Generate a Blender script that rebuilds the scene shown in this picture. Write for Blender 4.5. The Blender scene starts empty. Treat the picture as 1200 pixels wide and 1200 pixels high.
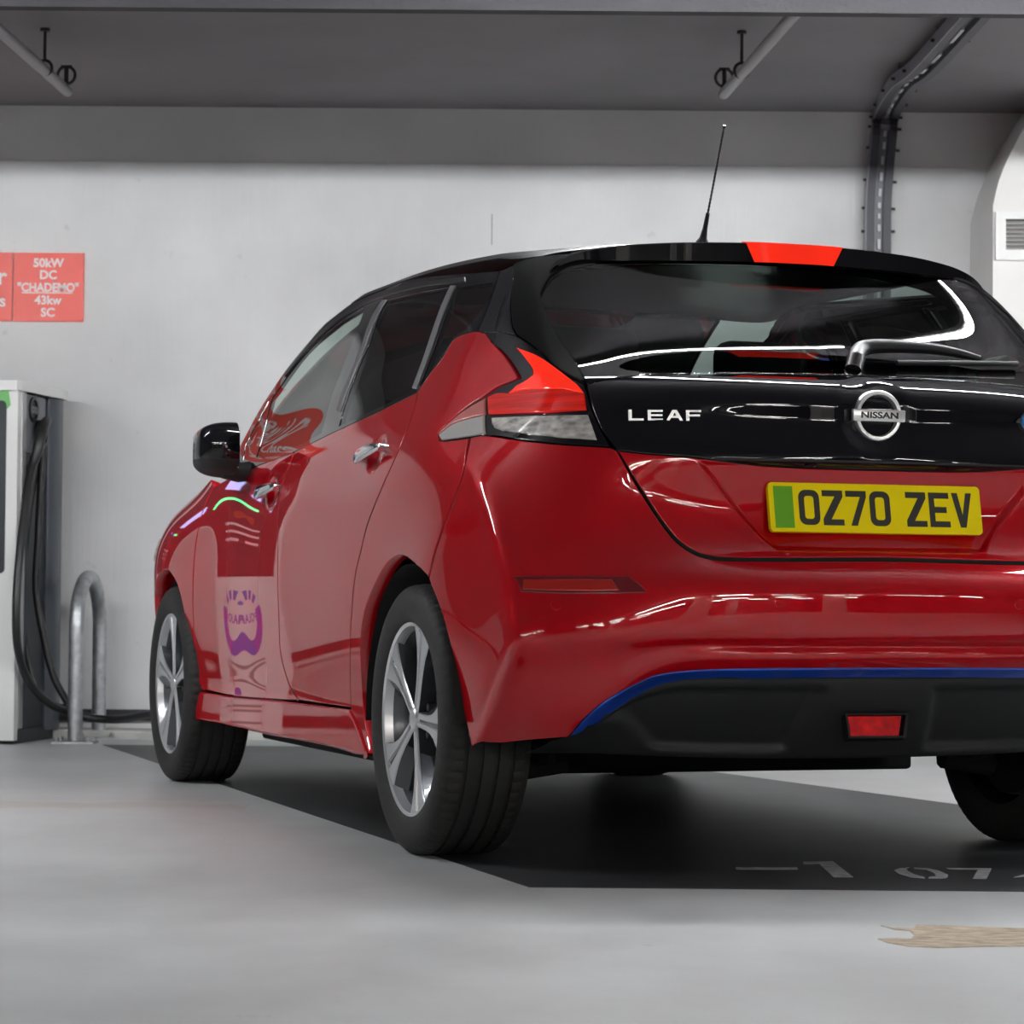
import bpy, bmesh, math, random
import numpy as np
from mathutils import Vector, Matrix
from mathutils.geometry import delaunay_2d_cdt
from mathutils.bvhtree import BVHTree
random.seed(4); rng = np.random.default_rng(4)
C = bpy.context.scene.collection
PI = math.pi

# ------------------------------------------------------------------ camera
FPX, YAW, PITCH, ROLL, CH = 3265.65, .33010, .0312, .0079, .6022
CAMX, CAMY = -2.7706, -6.2796            # camera foot in the car's own frame
def cam_basis(yaw):
    r = np.array([math.cos(yaw), -math.sin(yaw), 0.]); f = np.array([math.sin(yaw), math.cos(yaw), 0.]); u = np.array([0, 0, 1.])
    f, u = f*math.cos(PITCH)+u*math.sin(PITCH), u*math.cos(PITCH)-f*math.sin(PITCH)
    r, u = r*math.cos(ROLL)+u*math.sin(ROLL), u*math.cos(ROLL)-r*math.sin(ROLL)
    return r, u, f
cr_, cu_, cf_ = cam_basis(YAW)           # camera axes in the car frame
CO = np.array([CAMX, CAMY, CH])
wr_, wu_, wf_ = cam_basis(0)             # camera axes in the room frame
WO = np.array([0, 0, CH])
def cray(px, py):
    d = cf_+cr_*(px-600)/FPX-cu_*(py-600)/FPX
    return d/np.linalg.norm(d)
def wat(px, py, ax, val):                # a sight line met with a plane of the room
    d = wf_+wr_*(px-600)/FPX-wu_*(py-600)/FPX
    return WO+d*(val-WO[ax])/d[ax]
def cat(px, py, ax, val):                # the same in the car frame
    d = cray(px, py); return CO+d*(val-CO[ax])/d[ax]

cam = bpy.data.cameras.new('camera'); co = bpy.data.objects.new('camera', cam); C.objects.link(co)
cam.sensor_width = 36; cam.sensor_fit = 'HORIZONTAL'; cam.lens = FPX/1200*36; cam.clip_start = .05; cam.clip_end = 200
m = Matrix.Identity(4)
for i in range(3):
    m[i][0], m[i][1], m[i][2] = wr_[i], wu_[i], -wf_[i]
    m[i][3] = WO[i]
co.matrix_world = m
cam.dof.use_dof = True; cam.dof.focus_distance = 6.6; cam.dof.aperture_fstop = 10.
bpy.context.scene.camera = co

# ------------------------------------------------------------------ materials
MATS = {}
def mat(name, col=(.5, .5, .5), rough=.5, metal=0., coat=0., coatr=.03, spec=.5, emit=None, es=0., alpha=1., noise=None, bump=None, ior=1.5):
    m = bpy.data.materials.new(name); m.use_nodes = True
    nt = m.node_tree; b = nt.nodes['Principled BSDF']
    b.inputs['Base Color'].default_value = (*col, 1); b.inputs['Roughness'].default_value = rough
    b.inputs['Metallic'].default_value = metal; b.inputs['Coat Weight'].default_value = coat
    b.inputs['Coat Roughness'].default_value = coatr; b.inputs['Specular IOR Level'].default_value = spec
    b.inputs['IOR'].default_value = ior
    if emit: b.inputs['Emission Color'].default_value = (*emit, 1); b.inputs['Emission Strength'].default_value = es
    tc = None
    if noise or bump:
        tc = nt.nodes.new('ShaderNodeTexCoord')
    if noise:                             # (scale, amount, detail[, stretch xyz])
        mp = nt.nodes.new('ShaderNodeMapping'); nt.links.new(tc.outputs['Object'], mp.inputs[0])
        mp.inputs['Scale'].default_value = noise[3] if len(noise) > 3 else (1, 1, 1)
        n = nt.nodes.new('ShaderNodeTexNoise'); n.inputs['Scale'].default_value = noise[0]; n.inputs['Detail'].default_value = noise[2]
        nt.links.new(mp.outputs[0], n.inputs['Vector'])
        cr = nt.nodes.new('ShaderNodeValToRGB'); nt.links.new(n.outputs['Fac'], cr.inputs[0])
        a = noise[1]
        cr.color_ramp.elements[0].position = .3; cr.color_ramp.elements[1].position = .7
        cr.color_ramp.elements[0].color = (*[max(0, c*(1-a)) for c in col], 1); cr.color_ramp.elements[1].color = (*[min(1, c*(1+a)) for c in col], 1)
        nt.links.new(cr.outputs[0], b.inputs['Base Color'])
    if bump:                              # (scale, strength, distance[, stretch])
        mp = nt.nodes.new('ShaderNodeMapping'); nt.links.new(tc.outputs['Object'], mp.inputs[0])
        mp.inputs['Scale'].default_value = bump[3] if len(bump) > 3 else (1, 1, 1)
        n = nt.nodes.new('ShaderNodeTexNoise'); n.inputs['Scale'].default_value = bump[0]; n.inputs['Detail'].default_value = 5
        nt.links.new(mp.outputs[0], n.inputs['Vector'])
        bp = nt.nodes.new('ShaderNodeBump'); bp.inputs['Strength'].default_value = bump[1]; bp.inputs['Distance'].default_value = bump[2]
        nt.links.new(n.outputs['Fac'], bp.inputs['Height']); nt.links.new(bp.outputs[0], b.inputs['Normal'])
    MATS[name] = m
    return m
def glass(name, tint, rough=0.0, ior=1.5):
    m = bpy.data.materials.new(name); m.use_nodes = True; nt = m.node_tree; nt.nodes.clear()
    o = nt.nodes.new('ShaderNodeOutputMaterial'); mx = nt.nodes.new('ShaderNodeMixShader'); fr = nt.nodes.new('ShaderNodeFresnel')
    t = nt.nodes.new('ShaderNodeBsdfTransparent'); g = nt.nodes.new('ShaderNodeBsdfGlossy')
    t.inputs[0].default_value = (*tint, 1); g.inputs['Roughness'].default_value = rough; fr.inputs[0].default_value = ior
    nt.links.new(fr.outputs[0], mx.inputs[0]); nt.links.new(t.outputs[0], mx.inputs[1]); nt.links.new(g.outputs[0], mx.inputs[2]); nt.links.new(mx.outputs[0], o.inputs[0])
    MATS[name] = m; return m
RED = mat('red_car_paint', (.46, .0010, .007), .44, .18, 1., .015, spec=0.); RED.node_tree.nodes['Principled BSDF'].inputs['Coat IOR'].default_value = 1.6
BLACK = mat('gloss_black_paint', (.004, .004, .006), .25, 0, 1., .02, spec=0.)
SATIN = mat('satin_black_plastic', (.012, .012, .013), .38)
MATTE = mat('matte_black_plastic', (.014, .015, .016), .6, bump=(900, .25, .002))
DARK = mat('dark_liner', (.008, .008, .008), .85)
ROOFM = mat('black_roof_paint', (.012, .012, .012), .45, 0, .6, .12)
BLUE = mat('metallic_blue_trim', (.008, .06, .42), .35, .5, 1., .03)
CHROME = mat('chrome', (.82, .83, .85), .06, 1.)
SILVERD = mat('dark_silver_trim', (.20, .20, .205), .42, .7)
SATCH = mat('satin_chrome', (.86, .86, .87), .28, .75)
FINM = mat('grained_black_fin', (.007, .007, .007), .8, spec=.03)
MACH = mat('machined_alloy', (.66, .67, .69), .32, .88)
ALLOYD = mat('dark_grey_alloy_paint', (.085, .09, .10), .3, .6, .5, .05)
RUBBER = mat('tyre_rubber', (.017, .0165, .016), .72, noise=(60, .25, 4), bump=(160, .2, .002))
STEEL = mat('brake_steel', (.35, .34, .33), .4, 1.)
GLASSF = glass('green_tinted_glass', (.52, .64, .58))
GLASSR = glass('dark_tinted_glass', (.28, .34, .31))
GLASSB = glass('rear_window_glass', (.26, .33, .30))
INT = mat('interior_cloth', (.018, .018, .019), .9)
INTL = mat('interior_trim_plastic', (.014, .014, .015), .8)
REDL = mat('red_lamp_lens', (.45, .006, .004), .06, 0, 0, .02, noise=(1, .5, 2, (3, 3, 160)), emit=(1, .02, .008), es=.22)
REDG = mat('glowing_red_lamp_lens', (.60, .012, .005), .06, 0, 0, .02, noise=(14, .3, 2), emit=(1, .03, .01), es=.7)
REDD = mat('dark_red_lens', (.16, .004, .008), .12, 0, 1., .02)
REFL = mat('red_reflector', (.42, .012, .008), .15, 0, 1., .02)
FOG = mat('red_fog_lens', (.5, .006, .008), .2, 0, .8, .05, noise=(35, .6, 2), emit=(1, .02, .02), es=.1)
CLEARL = mat('clear_lamp_lens', (.55, .53, .5), .07, .2, 0, .02, noise=(28, .5, 2, (1, 1, 2.5)))
SIDEL = mat('grey_side_lens', (.50, .485, .47), .07, 0)
SIDER = mat('pale_red_side_lens', (.58, .17, .15), .07, 0)
YEL = mat('yellow_plate', (1., .80, .0), .5, 0, 0, .2, spec=.15)
PGREEN = mat('green_plate_band', (.13, .42, .0), .4)
INK = mat('plate_ink', (.02, .018, .012), .5)
EVBLUE = mat('badge_blue', (.02, .22, .55), .3, 0, 1.)

# ------------------------------------------------------------------ mesh helpers
def tag(o, label=None, cat=None, group=None, kind=None):
    if label: o['label'] = label
    if cat: o['category'] = cat
    if group: o['group'] = group
    if kind: o['kind'] = kind
    return o
def mk(name, V, F, mt, parent=None, normals=None, smooth=True, mats=None, mi=None):
    me = bpy.data.meshes.new(name); me.from_pydata([tuple(map(float, v)) for v in V], [], [tuple(map(int, f)) for f in F])
    if mats:
        for x in mats: me.materials.append(x)
        me.polygons.foreach_set('material_index', mi)
    else: me.materials.append(mt)
    me.polygons.foreach_set('use_smooth', [smooth]*len(me.polygons)); me.update()
    if normals is not None: me.normals_split_custom_set_from_vertices([tuple(map(float, n)) for n in normals])
    o = bpy.data.objects.new(name, me); C.objects.link(o)
    if parent: o.parent = parent
    return o
def fromb(name, bm, mt, parent=None, smooth=False, angle=None):
    bmesh.ops.recalc_face_normals(bm, faces=bm.faces[:])
    me = bpy.data.meshes.new(name); bm.to_mesh(me); bm.free()
    for x in (mt if isinstance(mt, (list, tuple)) else [mt]): me.materials.append(x)
    if smooth or angle:
        me.polygons.foreach_set('use_smooth', [True]*len(me.polygons))
        if angle: me.set_sharp_from_angle(angle=math.radians(angle))
    o = bpy.data.objects.new(name, me); C.objects.link(o)
    if parent: o.parent = parent
    return o
def bbox(bm, x0, x1, y0, y1, z0, z1, M=None, mi=0):
    vs = [bm.verts.new(Vector((x, y, z)) if M is None else M @ Vector((x, y, z))) for x in (x0, x1) for y in (y0, y1) for z in (z0, z1)]
    for f in ((0, 1, 3, 2), (4, 6, 7, 5), (0, 4, 5, 1), (2, 3, 7, 6), (0, 2, 6, 4), (1, 5, 7, 3)):
        bm.faces.new([vs[i] for i in f]).material_index = mi
def box(name, x0, x1, y0, y1, z0, z1, mt, parent=None, bev=0., M=None):
    bm = bmesh.new(); bbox(bm, x0, x1, y0, y1, z0, z1, M)
    if bev: bmesh.ops.bevel(bm, geom=bm.edges[:], offset=bev, segments=3, profile=.5, affect='EDGES')
    return fromb(name, bm, mt, parent, smooth=bool(bev), angle=50 if bev else None)
def tubev(bm, pts, r, seg=12, cap=True, mi=0):
    pts = [Vector(p) for p in pts]; n = len(pts); rr = r if isinstance(r, (list, tuple)) else [r]*n
    rings = []; a = None
    for i, p in enumerate(pts):
        t = (pts[min(i+1, n-1)]-pts[max(i-1, 0)]).normalized()
        if a is None:
            a = t.orthogonal().normalized()
        a = (a-t*a.dot(t)).normalized(); b = t.cross(a)
        rings.append([bm.verts.new(p+(a*math.cos(2*PI*k/seg)+b*math.sin(2*PI*k/seg))*rr[i]) for k in range(seg)])
    for i in range(n-1):
        for k in range(seg):
            bm.faces.new((rings[i][k], rings[i][(k+1) % seg], rings[i+1][(k+1) % seg], rings[i+1][k])).material_index = mi
    if cap:
        bm.faces.new(rings[0][::-1]).material_index = mi; bm.faces.new(rings[-1]).material_index = mi
def tube(name, pts, r, mt, parent=None, seg=12):
    bm = bmesh.new(); tubev(bm, pts, r, seg); return fromb(name, bm, mt, parent, angle=60)
def crv(pts, n=8):                         # Catmull-Rom through points
    P = [np.array(p, float) for p in pts]; P = [2*P[0]-P[1]]+P+[2*P[-1]-P[-2]]; out = []
    for i in range(1, len(P)-2):
        for k in range(n):
            t = k/n; a, b, c, d = P[i-1:i+3]
            out.append(.5*((2*b)+(c-a)*t+(2*a-5*b+4*c-d)*t*t+(-a+3*b-3*c+d)*t**3))
    out.append(P[-2]); return out
def lathe(name, prof, mt, parent=None, seg=64, axis='x', M=None, closed=False, angle=40, rmod=None):
    bm = bmesh.new(); rings = []
    for i, (r, h) in enumerate(prof):
        ring = []
        for k in range(seg):
            a = 2*PI*k/seg; q = r if rmod is None else rmod(r, h, k)
            v = Vector((h, q*math.cos(a), q*math.sin(a))) if axis == 'x' else Vector((q*math.cos(a), q*math.sin(a), h))
            ring.append(bm.verts.new(M @ v if M else v))
        rings.append(ring)
    n = len(rings)
    for i in range(n if closed else n-1):
        for k in range(seg):
            bm.faces.new((rings[i][k], rings[i][(k+1) % seg], rings[(i+1) % n][(k+1) % seg], rings[(i+1) % n][k]))
    bmesh.ops.remove_doubles(bm, verts=bm.verts[:], dist=1e-6)
    return fromb(name, bm, mt, parent, angle=angle)
def pip(P, poly):
    x, y = P[:, 0], P[:, 1]; ins = np.zeros(len(P), bool); n = len(poly); j = n-1
    for i in range(n):
        xi, yi = poly[i]; xj, yj = poly[j]
        if yi != yj:
            c = ((yi > y) != (yj > y)) & (x < (xj-xi)*(y-yi)/(yj-yi)+xi); ins ^= c
        j = i
    return ins
def pdist(P, poly):
    a = np.asarray(poly); b = np.roll(a, -1, 0); out = np.full(len(P), 1e9); d = b-a; l = (d*d).sum(1)+1e-15
    for s in range(0, len(P), 2000):
        q = P[s:s+2000, None]-a[None]; t = np.clip((q*d[None]).sum(2)/l, 0, 1)
        out[s:s+2000] = np.sqrt((((q-t[..., None]*d[None])**2).sum(2)).min(1))
    return out
def area(p): p = np.asarray(p); x, y = p[:, 0], p[:, 1]; return .5*np.sum(x*np.roll(y, -1)-y*np.roll(x, -1))
def resample(p, h):
    p = np.asarray(p, float); out = []
    for i in range(len(p)):
        a, b = p[i], p[(i+1) % len(p)]; k = max(1, int(np.ceil(np.linalg.norm(b-a)/h)))
        out += [a+(b-a)*j/k for j in range(k)]
    q = [out[0]]
    for x in out[1:]:
        if np.linalg.norm(x-q[-1]) > 4e-4: q.append(x)
    if np.linalg.norm(q[0]-q[-1]) < 4e-4: q.pop()
    q = np.array(q)
    return q if area(q) > 0 else q[::-1]
def inset(p, d):                           # CCW polygon moved inward by d
    a = np.roll(p, 1, 0); b = np.roll(p, -1, 0)
    e0 = p-a; e1 = b-p
    e0 /= np.linalg.norm(e0, axis=1)[:, None]+1e-12; e1 /= np.linalg.norm(e1, axis=1)[:, None]+1e-12
    n0 = np.stack([-e0[:, 1], e0[:, 0]], 1); n1 = np.stack([-e1[:, 1], e1[:, 0]], 1)
    s = n0+n1; l = np.maximum((s*s).sum(1), .5)
    return p+s*(2*d/l)[:, None]
def cdt(loops, inner):
    pts = np.concatenate(list(loops)+([inner] if len(inner) else [])); ed = []; o = 0
    for L in loops:
        n = len(L); ed += [(o+i, o+(i+1) % n) for i in range(n)]; o += n
    r = delaunay_2d_cdt([Vector(p) for p in pts], ed, [], 0, 1e-7)
    V = np.array([tuple(v) for v in r[0]]); F = np.array([tuple(f) for f in r[2]]); c = V[F].mean(1)
    k = pip(c, loops[0])
    for L in loops[1:]: k &= ~pip(c, L)
    F = F[k]
    d1 = V[F[:, 1]]-V[F[:, 0]]; d2 = V[F[:, 2]]-V[F[:, 0]]; s = d1[:, 0]*d2[:, 1]-d1[:, 1]*d2[:, 0]
    F[s < 0] = F[s < 0][:, ::-1]
    return V, F, r[3]
def plate2d(bm, loops, M, depth, mi=0):    # a flat outline with holes given a thickness; M maps (x, y, 0..depth)
    lp = [np.asarray(l, float) for l in loops]
    lp = [(l if area(l) > 0 else l[::-1]) for l in lp]
    V, F, _ = cdt(lp, np.zeros((0, 2)))
    top = [bm.verts.new(M @ Vector((x, y, depth))) for x, y in V]
    for f in F: bm.faces.new([top[i] for i in f]).material_index = mi
    if depth > 0:
        for l in lp:
            a = [bm.verts.new(M @ Vector((x, y, depth))) for x, y in l]; b = [bm.verts.new(M @ Vector((x, y, 0))) for x, y in l]
            for i in range(len(l)):
                j = (i+1) % len(l); bm.faces.new((a[i], a[j], b[j], b[i])).material_index = mi
def circ(r, n=40, cx=0, cy=0, ry=None): return [(cx+r*math.cos(2*PI*k/n), cy+(ry or r)*math.sin(2*PI*k/n)) for k in range(n)]
def rrect(x0, y0, x1, y1, r, n=5):
    out = []
    for cx, cy, a in ((x1-r, y1-r, 0), (x0+r, y1-r, 90), (x0+r, y0+r, 180), (x1-r, y0+r, 270)):
        out += [(cx+r*math.cos(math.radians(a+90*k/n)), cy+r*math.sin(math.radians(a+90*k/n))) for k in range(n+1)]
    return out
def text(name, s, size, M, mt, parent=None, depth=.0005, align='CENTER', sx=1., bold=0.):
    cu = bpy.data.curves.new('t', 'FONT'); cu.body = s; cu.size = size; cu.align_x = align; cu.align_y = 'CENTER'; cu.extrude = depth; cu.offset = bold
    cu.resolution_u = 3
    o = bpy.data.objects.new('t', cu); C.objects.link(o); bpy.context.view_layer.update()
    me = bpy.data.meshes.new_from_object(o.evaluated_get(bpy.context.evaluated_depsgraph_get())); bpy.data.objects.remove(o)
    me.transform(M @ Matrix.Diagonal((sx, 1, 1, 1))); me.name = name
    me.materials.clear(); me.materials.append(mt)
    ob = bpy.data.objects.new(name, me); C.objects.link(ob)
    if parent: ob.parent = parent
    return ob
def frameM(o, ex, ey, ez=None):
    ex = Vector(ex).normalized(); ey = Vector(ey); ey = (ey-ex*ey.dot(ex)).normalized(); ez = ex.cross(ey)
    m = Matrix.Identity(4)
    for i in range(3): m[i][0], m[i][1], m[i][2], m[i][3] = ex[i], ey[i], ez[i], o[i]
    return m

# ------------------------------------------------------------------ the car's outer skin as one spline surface (left half, mirrored)
COLS = 'A B C D E F G H I J K K2 L M N N2 O P'.split()
zS = [.21, .30, .345, .42, .51, .59, .66, .71, .80, .90, .99, 1.07, 1.13, 1.21, 1.395, 1.455]
wS = [.868, .866, .866, .873, .882, .888, .890, .889, .885, .874, .852, .812, .780, .740, .645, .600]
def side(y, dw=0., up=None):
    c = [(wS[i]+dw, y, zS[i]) for i in range(16)]
    for k, v in (up or {}).items(): c[k] = v
    return c
G = {}
G['A'] = [(0, 3.50, .20), (0, 3.55, .29), (0, 3.57, .335), (0, 3.59, .40), (0, 3.61, .48), (0, 3.62, .55), (0, 3.62, .61), (0, 3.61, .65), (0, 3.59, .70), (0, 3.45, .80), (0, 3.07, .925), (0, 2.69, 1.025), (0, 2.53, 1.095), (0, 2.29, 1.225), (0, 1.77, 1.437), (0, 1.53, 1.482)]
G['B'] = [(.42, y-.05, z) for w, y, z in G['A'][:9]]+[(.36, 3.40, .80), (.26, 3.05, .925), (.18, 2.68, 1.025), (.17, 2.52, 1.095), (.16, 2.28, 1.225), (.13, 1.76, 1.435), (.12, 1.52, 1.48)]
G['C'] = [(.70, y-.27, z+.02) for w, y, z in G['A'][:9]]+[(.60, 3.25, .815), (.46, 2.98, .92), (.35, 2.66, 1.02), (.33, 2.5, 1.09), (.31, 2.26, 1.22), (.25, 1.74, 1.43), (.23, 1.5, 1.475)]
G['D'] = side(3.05, -.038, {0: (.83, 3.0, .21), 8: (.835, 3.05, .78), 9: (.77, 3.03, .86), 10: (.64, 2.9, .922), 11: (.52, 2.6, 1.015), 12: (.49, 2.45, 1.09), 13: (.46, 2.2, 1.22), 14: (.38, 1.70, 1.42), 15: (.35, 1.46, 1.47)})
G['E'] = side(2.7, -.006, {8: (.868, 2.7, .80), 9: (.825, 2.7, .895), 10: (.77, 2.65, .95), 11: (.70, 2.5, 1.01), 12: (.67, 2.36, 1.085), 13: (.63, 2.12, 1.21), 14: (.53, 1.62, 1.405), 15: (.49, 1.40, 1.46)})
G['F'] = side(2.2, -.036, {10: (.82, 2.25, .985), 11: (.787, 2.27, 1.06), 12: (.765, 2.2, 1.125), 13: (.736, 2.06, 1.21), 14: (.678, 1.55, 1.385), 15: (.625, 1.32, 1.45)})
G['G'] = side(1.65, -.025, {10: (.832, 1.65, .99), 11: (.796, 1.65, 1.07), 12: (.774, 1.62, 1.13), 13: (.744, 1.55, 1.21), 14: (.677, 1.25, 1.40), 15: (.625, 1.1, 1.462)})
G['H'] = side(1.05, -.009, {10: (.848, 1.05, .99), 11: (.810, 1.05, 1.07), 12: (.787, 1.04, 1.13), 13: (.756, 1.0, 1.21), 14: (.680, .85, 1.403), 15: (.622, .80, 1.464)})
G['I'] = side(.45, 0, {11: (.814, .45, 1.07), 12: (.786, .45, 1.13), 13: (.75, .44, 1.21), 14: (.66, .42, 1.395), 15: (.612, .42, 1.457)})
G['J'] = side(.05, .002, {10: (.848, .06, .99), 11: (.802, .07, 1.07), 12: (.773, .08, 1.13), 13: (.733, .09, 1.21), 14: (.635, .17, 1.39), 15: (.592, .2, 1.45)})
G['K'] = side(-.28, -.006, {8: (.868, -.27, .80), 9: (.853, -.2, .90), 10: (.826, -.11, 1.0), 11: (.783, -.08, 1.08), 12: (.763, -.06, 1.13), 13: (.726, -.03, 1.21), 14: (.625, .07, 1.39), 15: (.585, .12, 1.445)})
G['L'] = [(.845, -.41, .278), (.843, -.44, .305), (.842, -.49, .36), (.838, -.56, .44), (.834, -.608, .515), (.835, -.575, .59), (.836, -.545, .66), (.836, -.52, .71), (.836, -.455, .80), (.83, -.31, .905), (.797, -.2, 1.0), (.753, -.18, 1.085), (.733, -.17, 1.13), (.706, -.13, 1.21), (.612, -.01, 1.39), (.573, .05, 1.44)]
G['M'] = [(.80, -.46, .285), (.80, -.49, .31), (.80, -.55, .36), (.80, -.615, .45), (.80, -.662, .52), (.80, -.637, .59), (.80, -.605, .66), (.80, -.577, .71), (.80, -.52, .80), (.785, -.42, .905), (.75, -.36, 1.0), (.712, -.325, 1.085), (.697, -.30, 1.13), (.672, -.235, 1.21), (.598, -.06, 1.39), (.553, 0, 1.438)]
G['N'] = [(.68, -.62, .31), (.68, -.64, .335), (.68, -.66, .37), (.68, -.69, .46), (.68, -.722, .525), (.68, -.712, .59), (.68, -.682, .66), (.675, -.655, .71), (.665, -.63, .80), (.655, -.61, .90), (.65, -.575, 1.0), (.635, -.505, 1.085), (.628, -.42, 1.125), (.618, -.31, 1.205), (.572, -.105, 1.385), (.528, -.05, 1.436)]
G['N2'] = [(.55, -.675, .40), (.56, -.695, .42), (.56, -.72, .445), (.56, -.735, .495), (.56, -.76, .53), (.56, -.759, .605), (.56, -.737, .66), (.555, -.70, .71), (.55, -.665, .80), (.55, -.66, .90), (.55, -.635, 1.0), (.545, -.575, 1.085), (.545, -.462, 1.133), (.545, -.342, 1.21), (.515, -.145, 1.395), (.478, -.10, 1.44)]
G['O'] = [(.4, -.722, .433), (.4, -.74, .45), (.4, -.768, .477), (.4, -.77, .505), (.4, -.792, .53), (.4, -.797, .605), (.4, -.775, .66), (.4, -.715, .71), (.4, -.675, .80), (.4, -.685, .90), (.4, -.665, 1.0), (.4, -.625, 1.085), (.395, -.50, 1.136), (.39, -.365, 1.215), (.375, -.18, 1.402), (.35, -.15, 1.445)]
G['P'] = [(0, -.747, .435), (0, -.765, .452), (0, -.793, .478), (0, -.795, .505), (0, -.818, .53), (0, -.824, .605), (0, -.802, .66), (0, -.735, .71), (0, -.688, .80), (0, -.70, .90), (0, -.69, 1.0), (0, -.655, 1.085), (0, -.525, 1.137), (0, -.385, 1.217), (0, -.205, 1.405), (0, -.18, 1.45)]
G['K2'] = [tuple(np.array(l)+(np.array(k)-np.array(l))*.17) for l, k in zip(G['L'], G['K'])]
for i in range(2, 9):
    l, n_ = np.array(G['L'][i]), np.array(G['N'][i]); G['M'][i] = tuple(l+(n_-l)*.26+np.array([.006, -.010, 0]))
base = np.array([[G[c][i] for c in COLS] for i in range(16)], float)          # rows, cols, (w, y, z)
base[..., 0] *= -1
mir = np.array([-1, 1, 1.])
NA = 3
grid = np.concatenate([base[:, NA:0:-1]*mir, base, base[:, -2:-2-NA:-1]*mir], 1)
def knots(g, ax):
    d = np.linalg.norm(np.diff(g, axis=ax), axis=2).mean(1-ax); return np.concatenate([[0], np.cumsum(d)])
KU = knots(grid, 1); KV = knots(grid, 0)
UA, UP = KU[NA], KU[NA+len(COLS)-1]; UC = {c: KU[NA+i] for i, c in enumerate(COLS)}
def spl(K):
    n = len(K); h = np.diff(K); A = np.zeros((n, n)); B = np.zeros((n, n)); A[0, 0] = A[-1, -1] = 1
    for i in range(1, n-1):
        A[i, i-1], A[i, i], A[i, i+1] = h[i-1], 2*(h[i-1]+h[i]), h[i]
        B[i, i-1], B[i, i], B[i, i+1] = 6/h[i-1], -6/h[i-1]-6/h[i], 6/h[i]
    return K, h, np.linalg.solve(A, B)
SU, SV = spl(KU), spl(KV)
def wts(S, t):
    K, h, D = S; t = np.asarray(t, float); i = np.clip(np.searchsorted(K, t)-1, 0, len(K)-2); hh = h[i]
    a = (K[i+1]-t)/hh; b = 1-a; W = np.zeros((len(t), len(K))); r = np.arange(len(t))
    W[r, i] += a; W[r, i+1] += b
    return W+(((a**3-a)*hh**2/6)[:, None])*D[i]+(((b**3-b)*hh**2/6)[:, None])*D[i+1]
def F0(uv):
    uv = np.atleast_2d(uv); u = uv[:, 0].copy(); s = np.ones(len(u))
    k = u > UP; u[k] = 2*UP-u[k]; s[k] = -1
    k = u < UA; u[k] = 2*UA-u[k]; s[k] *= -1
    P = np.einsum('nr,nc,rcx->nx', wts(SV, uv[:, 1]), wts(SU, u), grid); P[:, 0] *= s
    return P
def nrm0(fn, uv, e=.0015):
    uv = np.atleast_2d(uv); du = fn(uv+[e, 0])-fn(uv-[e, 0]); dv = fn(uv+[0, e])-fn(uv-[0, e])
    n = np.cross(du, dv); return n/(np.linalg.norm(n, axis=1)[:, None]+1e-12)
def sst(a, b, x): t = np.clip((x-a)/(b-a), 0, 1); return t*t*(3-2*t)
DISP = []
def F(uv):
    P = F0(uv)
    if DISP:
        d = sum(f(P) for f in DISP); k = np.abs(d) > 1e-5
        if k.any(): P[k] += nrm0(F0, np.atleast_2d(uv)[k])*d[k, None]
    return P
def nrm(uv): return nrm0(F, uv)
# dense copy for sight lines
uu = np.linspace(UA, UP+.75, 260); vv = np.linspace(KV[0], KV[-1], 170)
UVD = np.array([(a, b) for b in vv for a in uu]); PD = F0(UVD); nu = len(uu)
FD = [(j*nu+i, j*nu+i+1, (j+1)*nu+i+1, (j+1)*nu+i) for j in range(len(vv)-1) for i in range(nu-1)]
TREE = BVHTree.FromPolygons([Vector(p) for p in PD], FD)
def hit1(px, py):
    for rad in (0, 1.5, 3, 5, 7, 9, 12, 16, 20, 26):
        best = None
        for k in range(1 if rad == 0 else 12):
            a = 2*PI*k/12; d = cray(px+rad*math.cos(a), py+rad*math.sin(a))
            h = TREE.ray_cast(Vector(CO), Vector(d))
            if h[0] is not None: best = (h, d); break
        if best: break
    if not best: raise RuntimeError('no hit %s %s' % (px, py))
    h, d = best; f = FD[h[2]]; uv = UVD[list(f)].mean(0)
    for _ in range(8):
        e = 1e-4; p = F0([uv, uv+[e, 0], uv+[0, e]]); t = (p[0]-CO) @ d
        J = np.stack([(p[1]-p[0])/e, (p[2]-p[0])/e, -d], 1); r = CO+d*t-p[0]
        try: s = np.linalg.solve(J, r)
        except Exception: break
        s = np.clip(s[:2], -.03, .03); uv = uv+s
        uv[1] = np.clip(uv[1], KV[0], KV[-1])
    if not rad and np.linalg.norm(np.cross(F0([uv])[0]-CO, d)) > .01: uv = UVD[list(f)].mean(0)
    return uv
def px(*segs, n=6):                        # traced outline: smooth within a segment, corners between segments
    out = []
    for s in segs:
        s = list(s); p = crv(s, n) if len(s) > 2 else [np.array(q, float) for q in s]
        for q in p:
            if not out or np.hypot(*(q-out[-1])) > .3: out.append(q)
    return np.array([hit1(*q) for q in out])
def near(*pts):
    out = []
    for w, y, z in pts:
        h = TREE.find_nearest(Vector((-w, y, z))); uv = UVD[list(FD[h[2]])].mean(0); out.append(uv)
    return np.array(out)
def half(uv, c=None):                      # outline that starts and ends at the centre line -> closed symmetric outline
    c = UP if c is None else c
    k = uv[:, 0] < c if c == UP else uv[:, 0] > c
    i0, i1 = np.where(k)[0][[0, -1]]; q = uv[i0:i1+1]
    q = np.concatenate([[[c, q[0, 1]]], q, [[c, q[-1, 1]]]]); m_ = q[::-1].copy(); m_[:, 0] = 2*c-m_[:, 0]
    return np.concatenate([q, m_[1:-1]])

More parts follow.
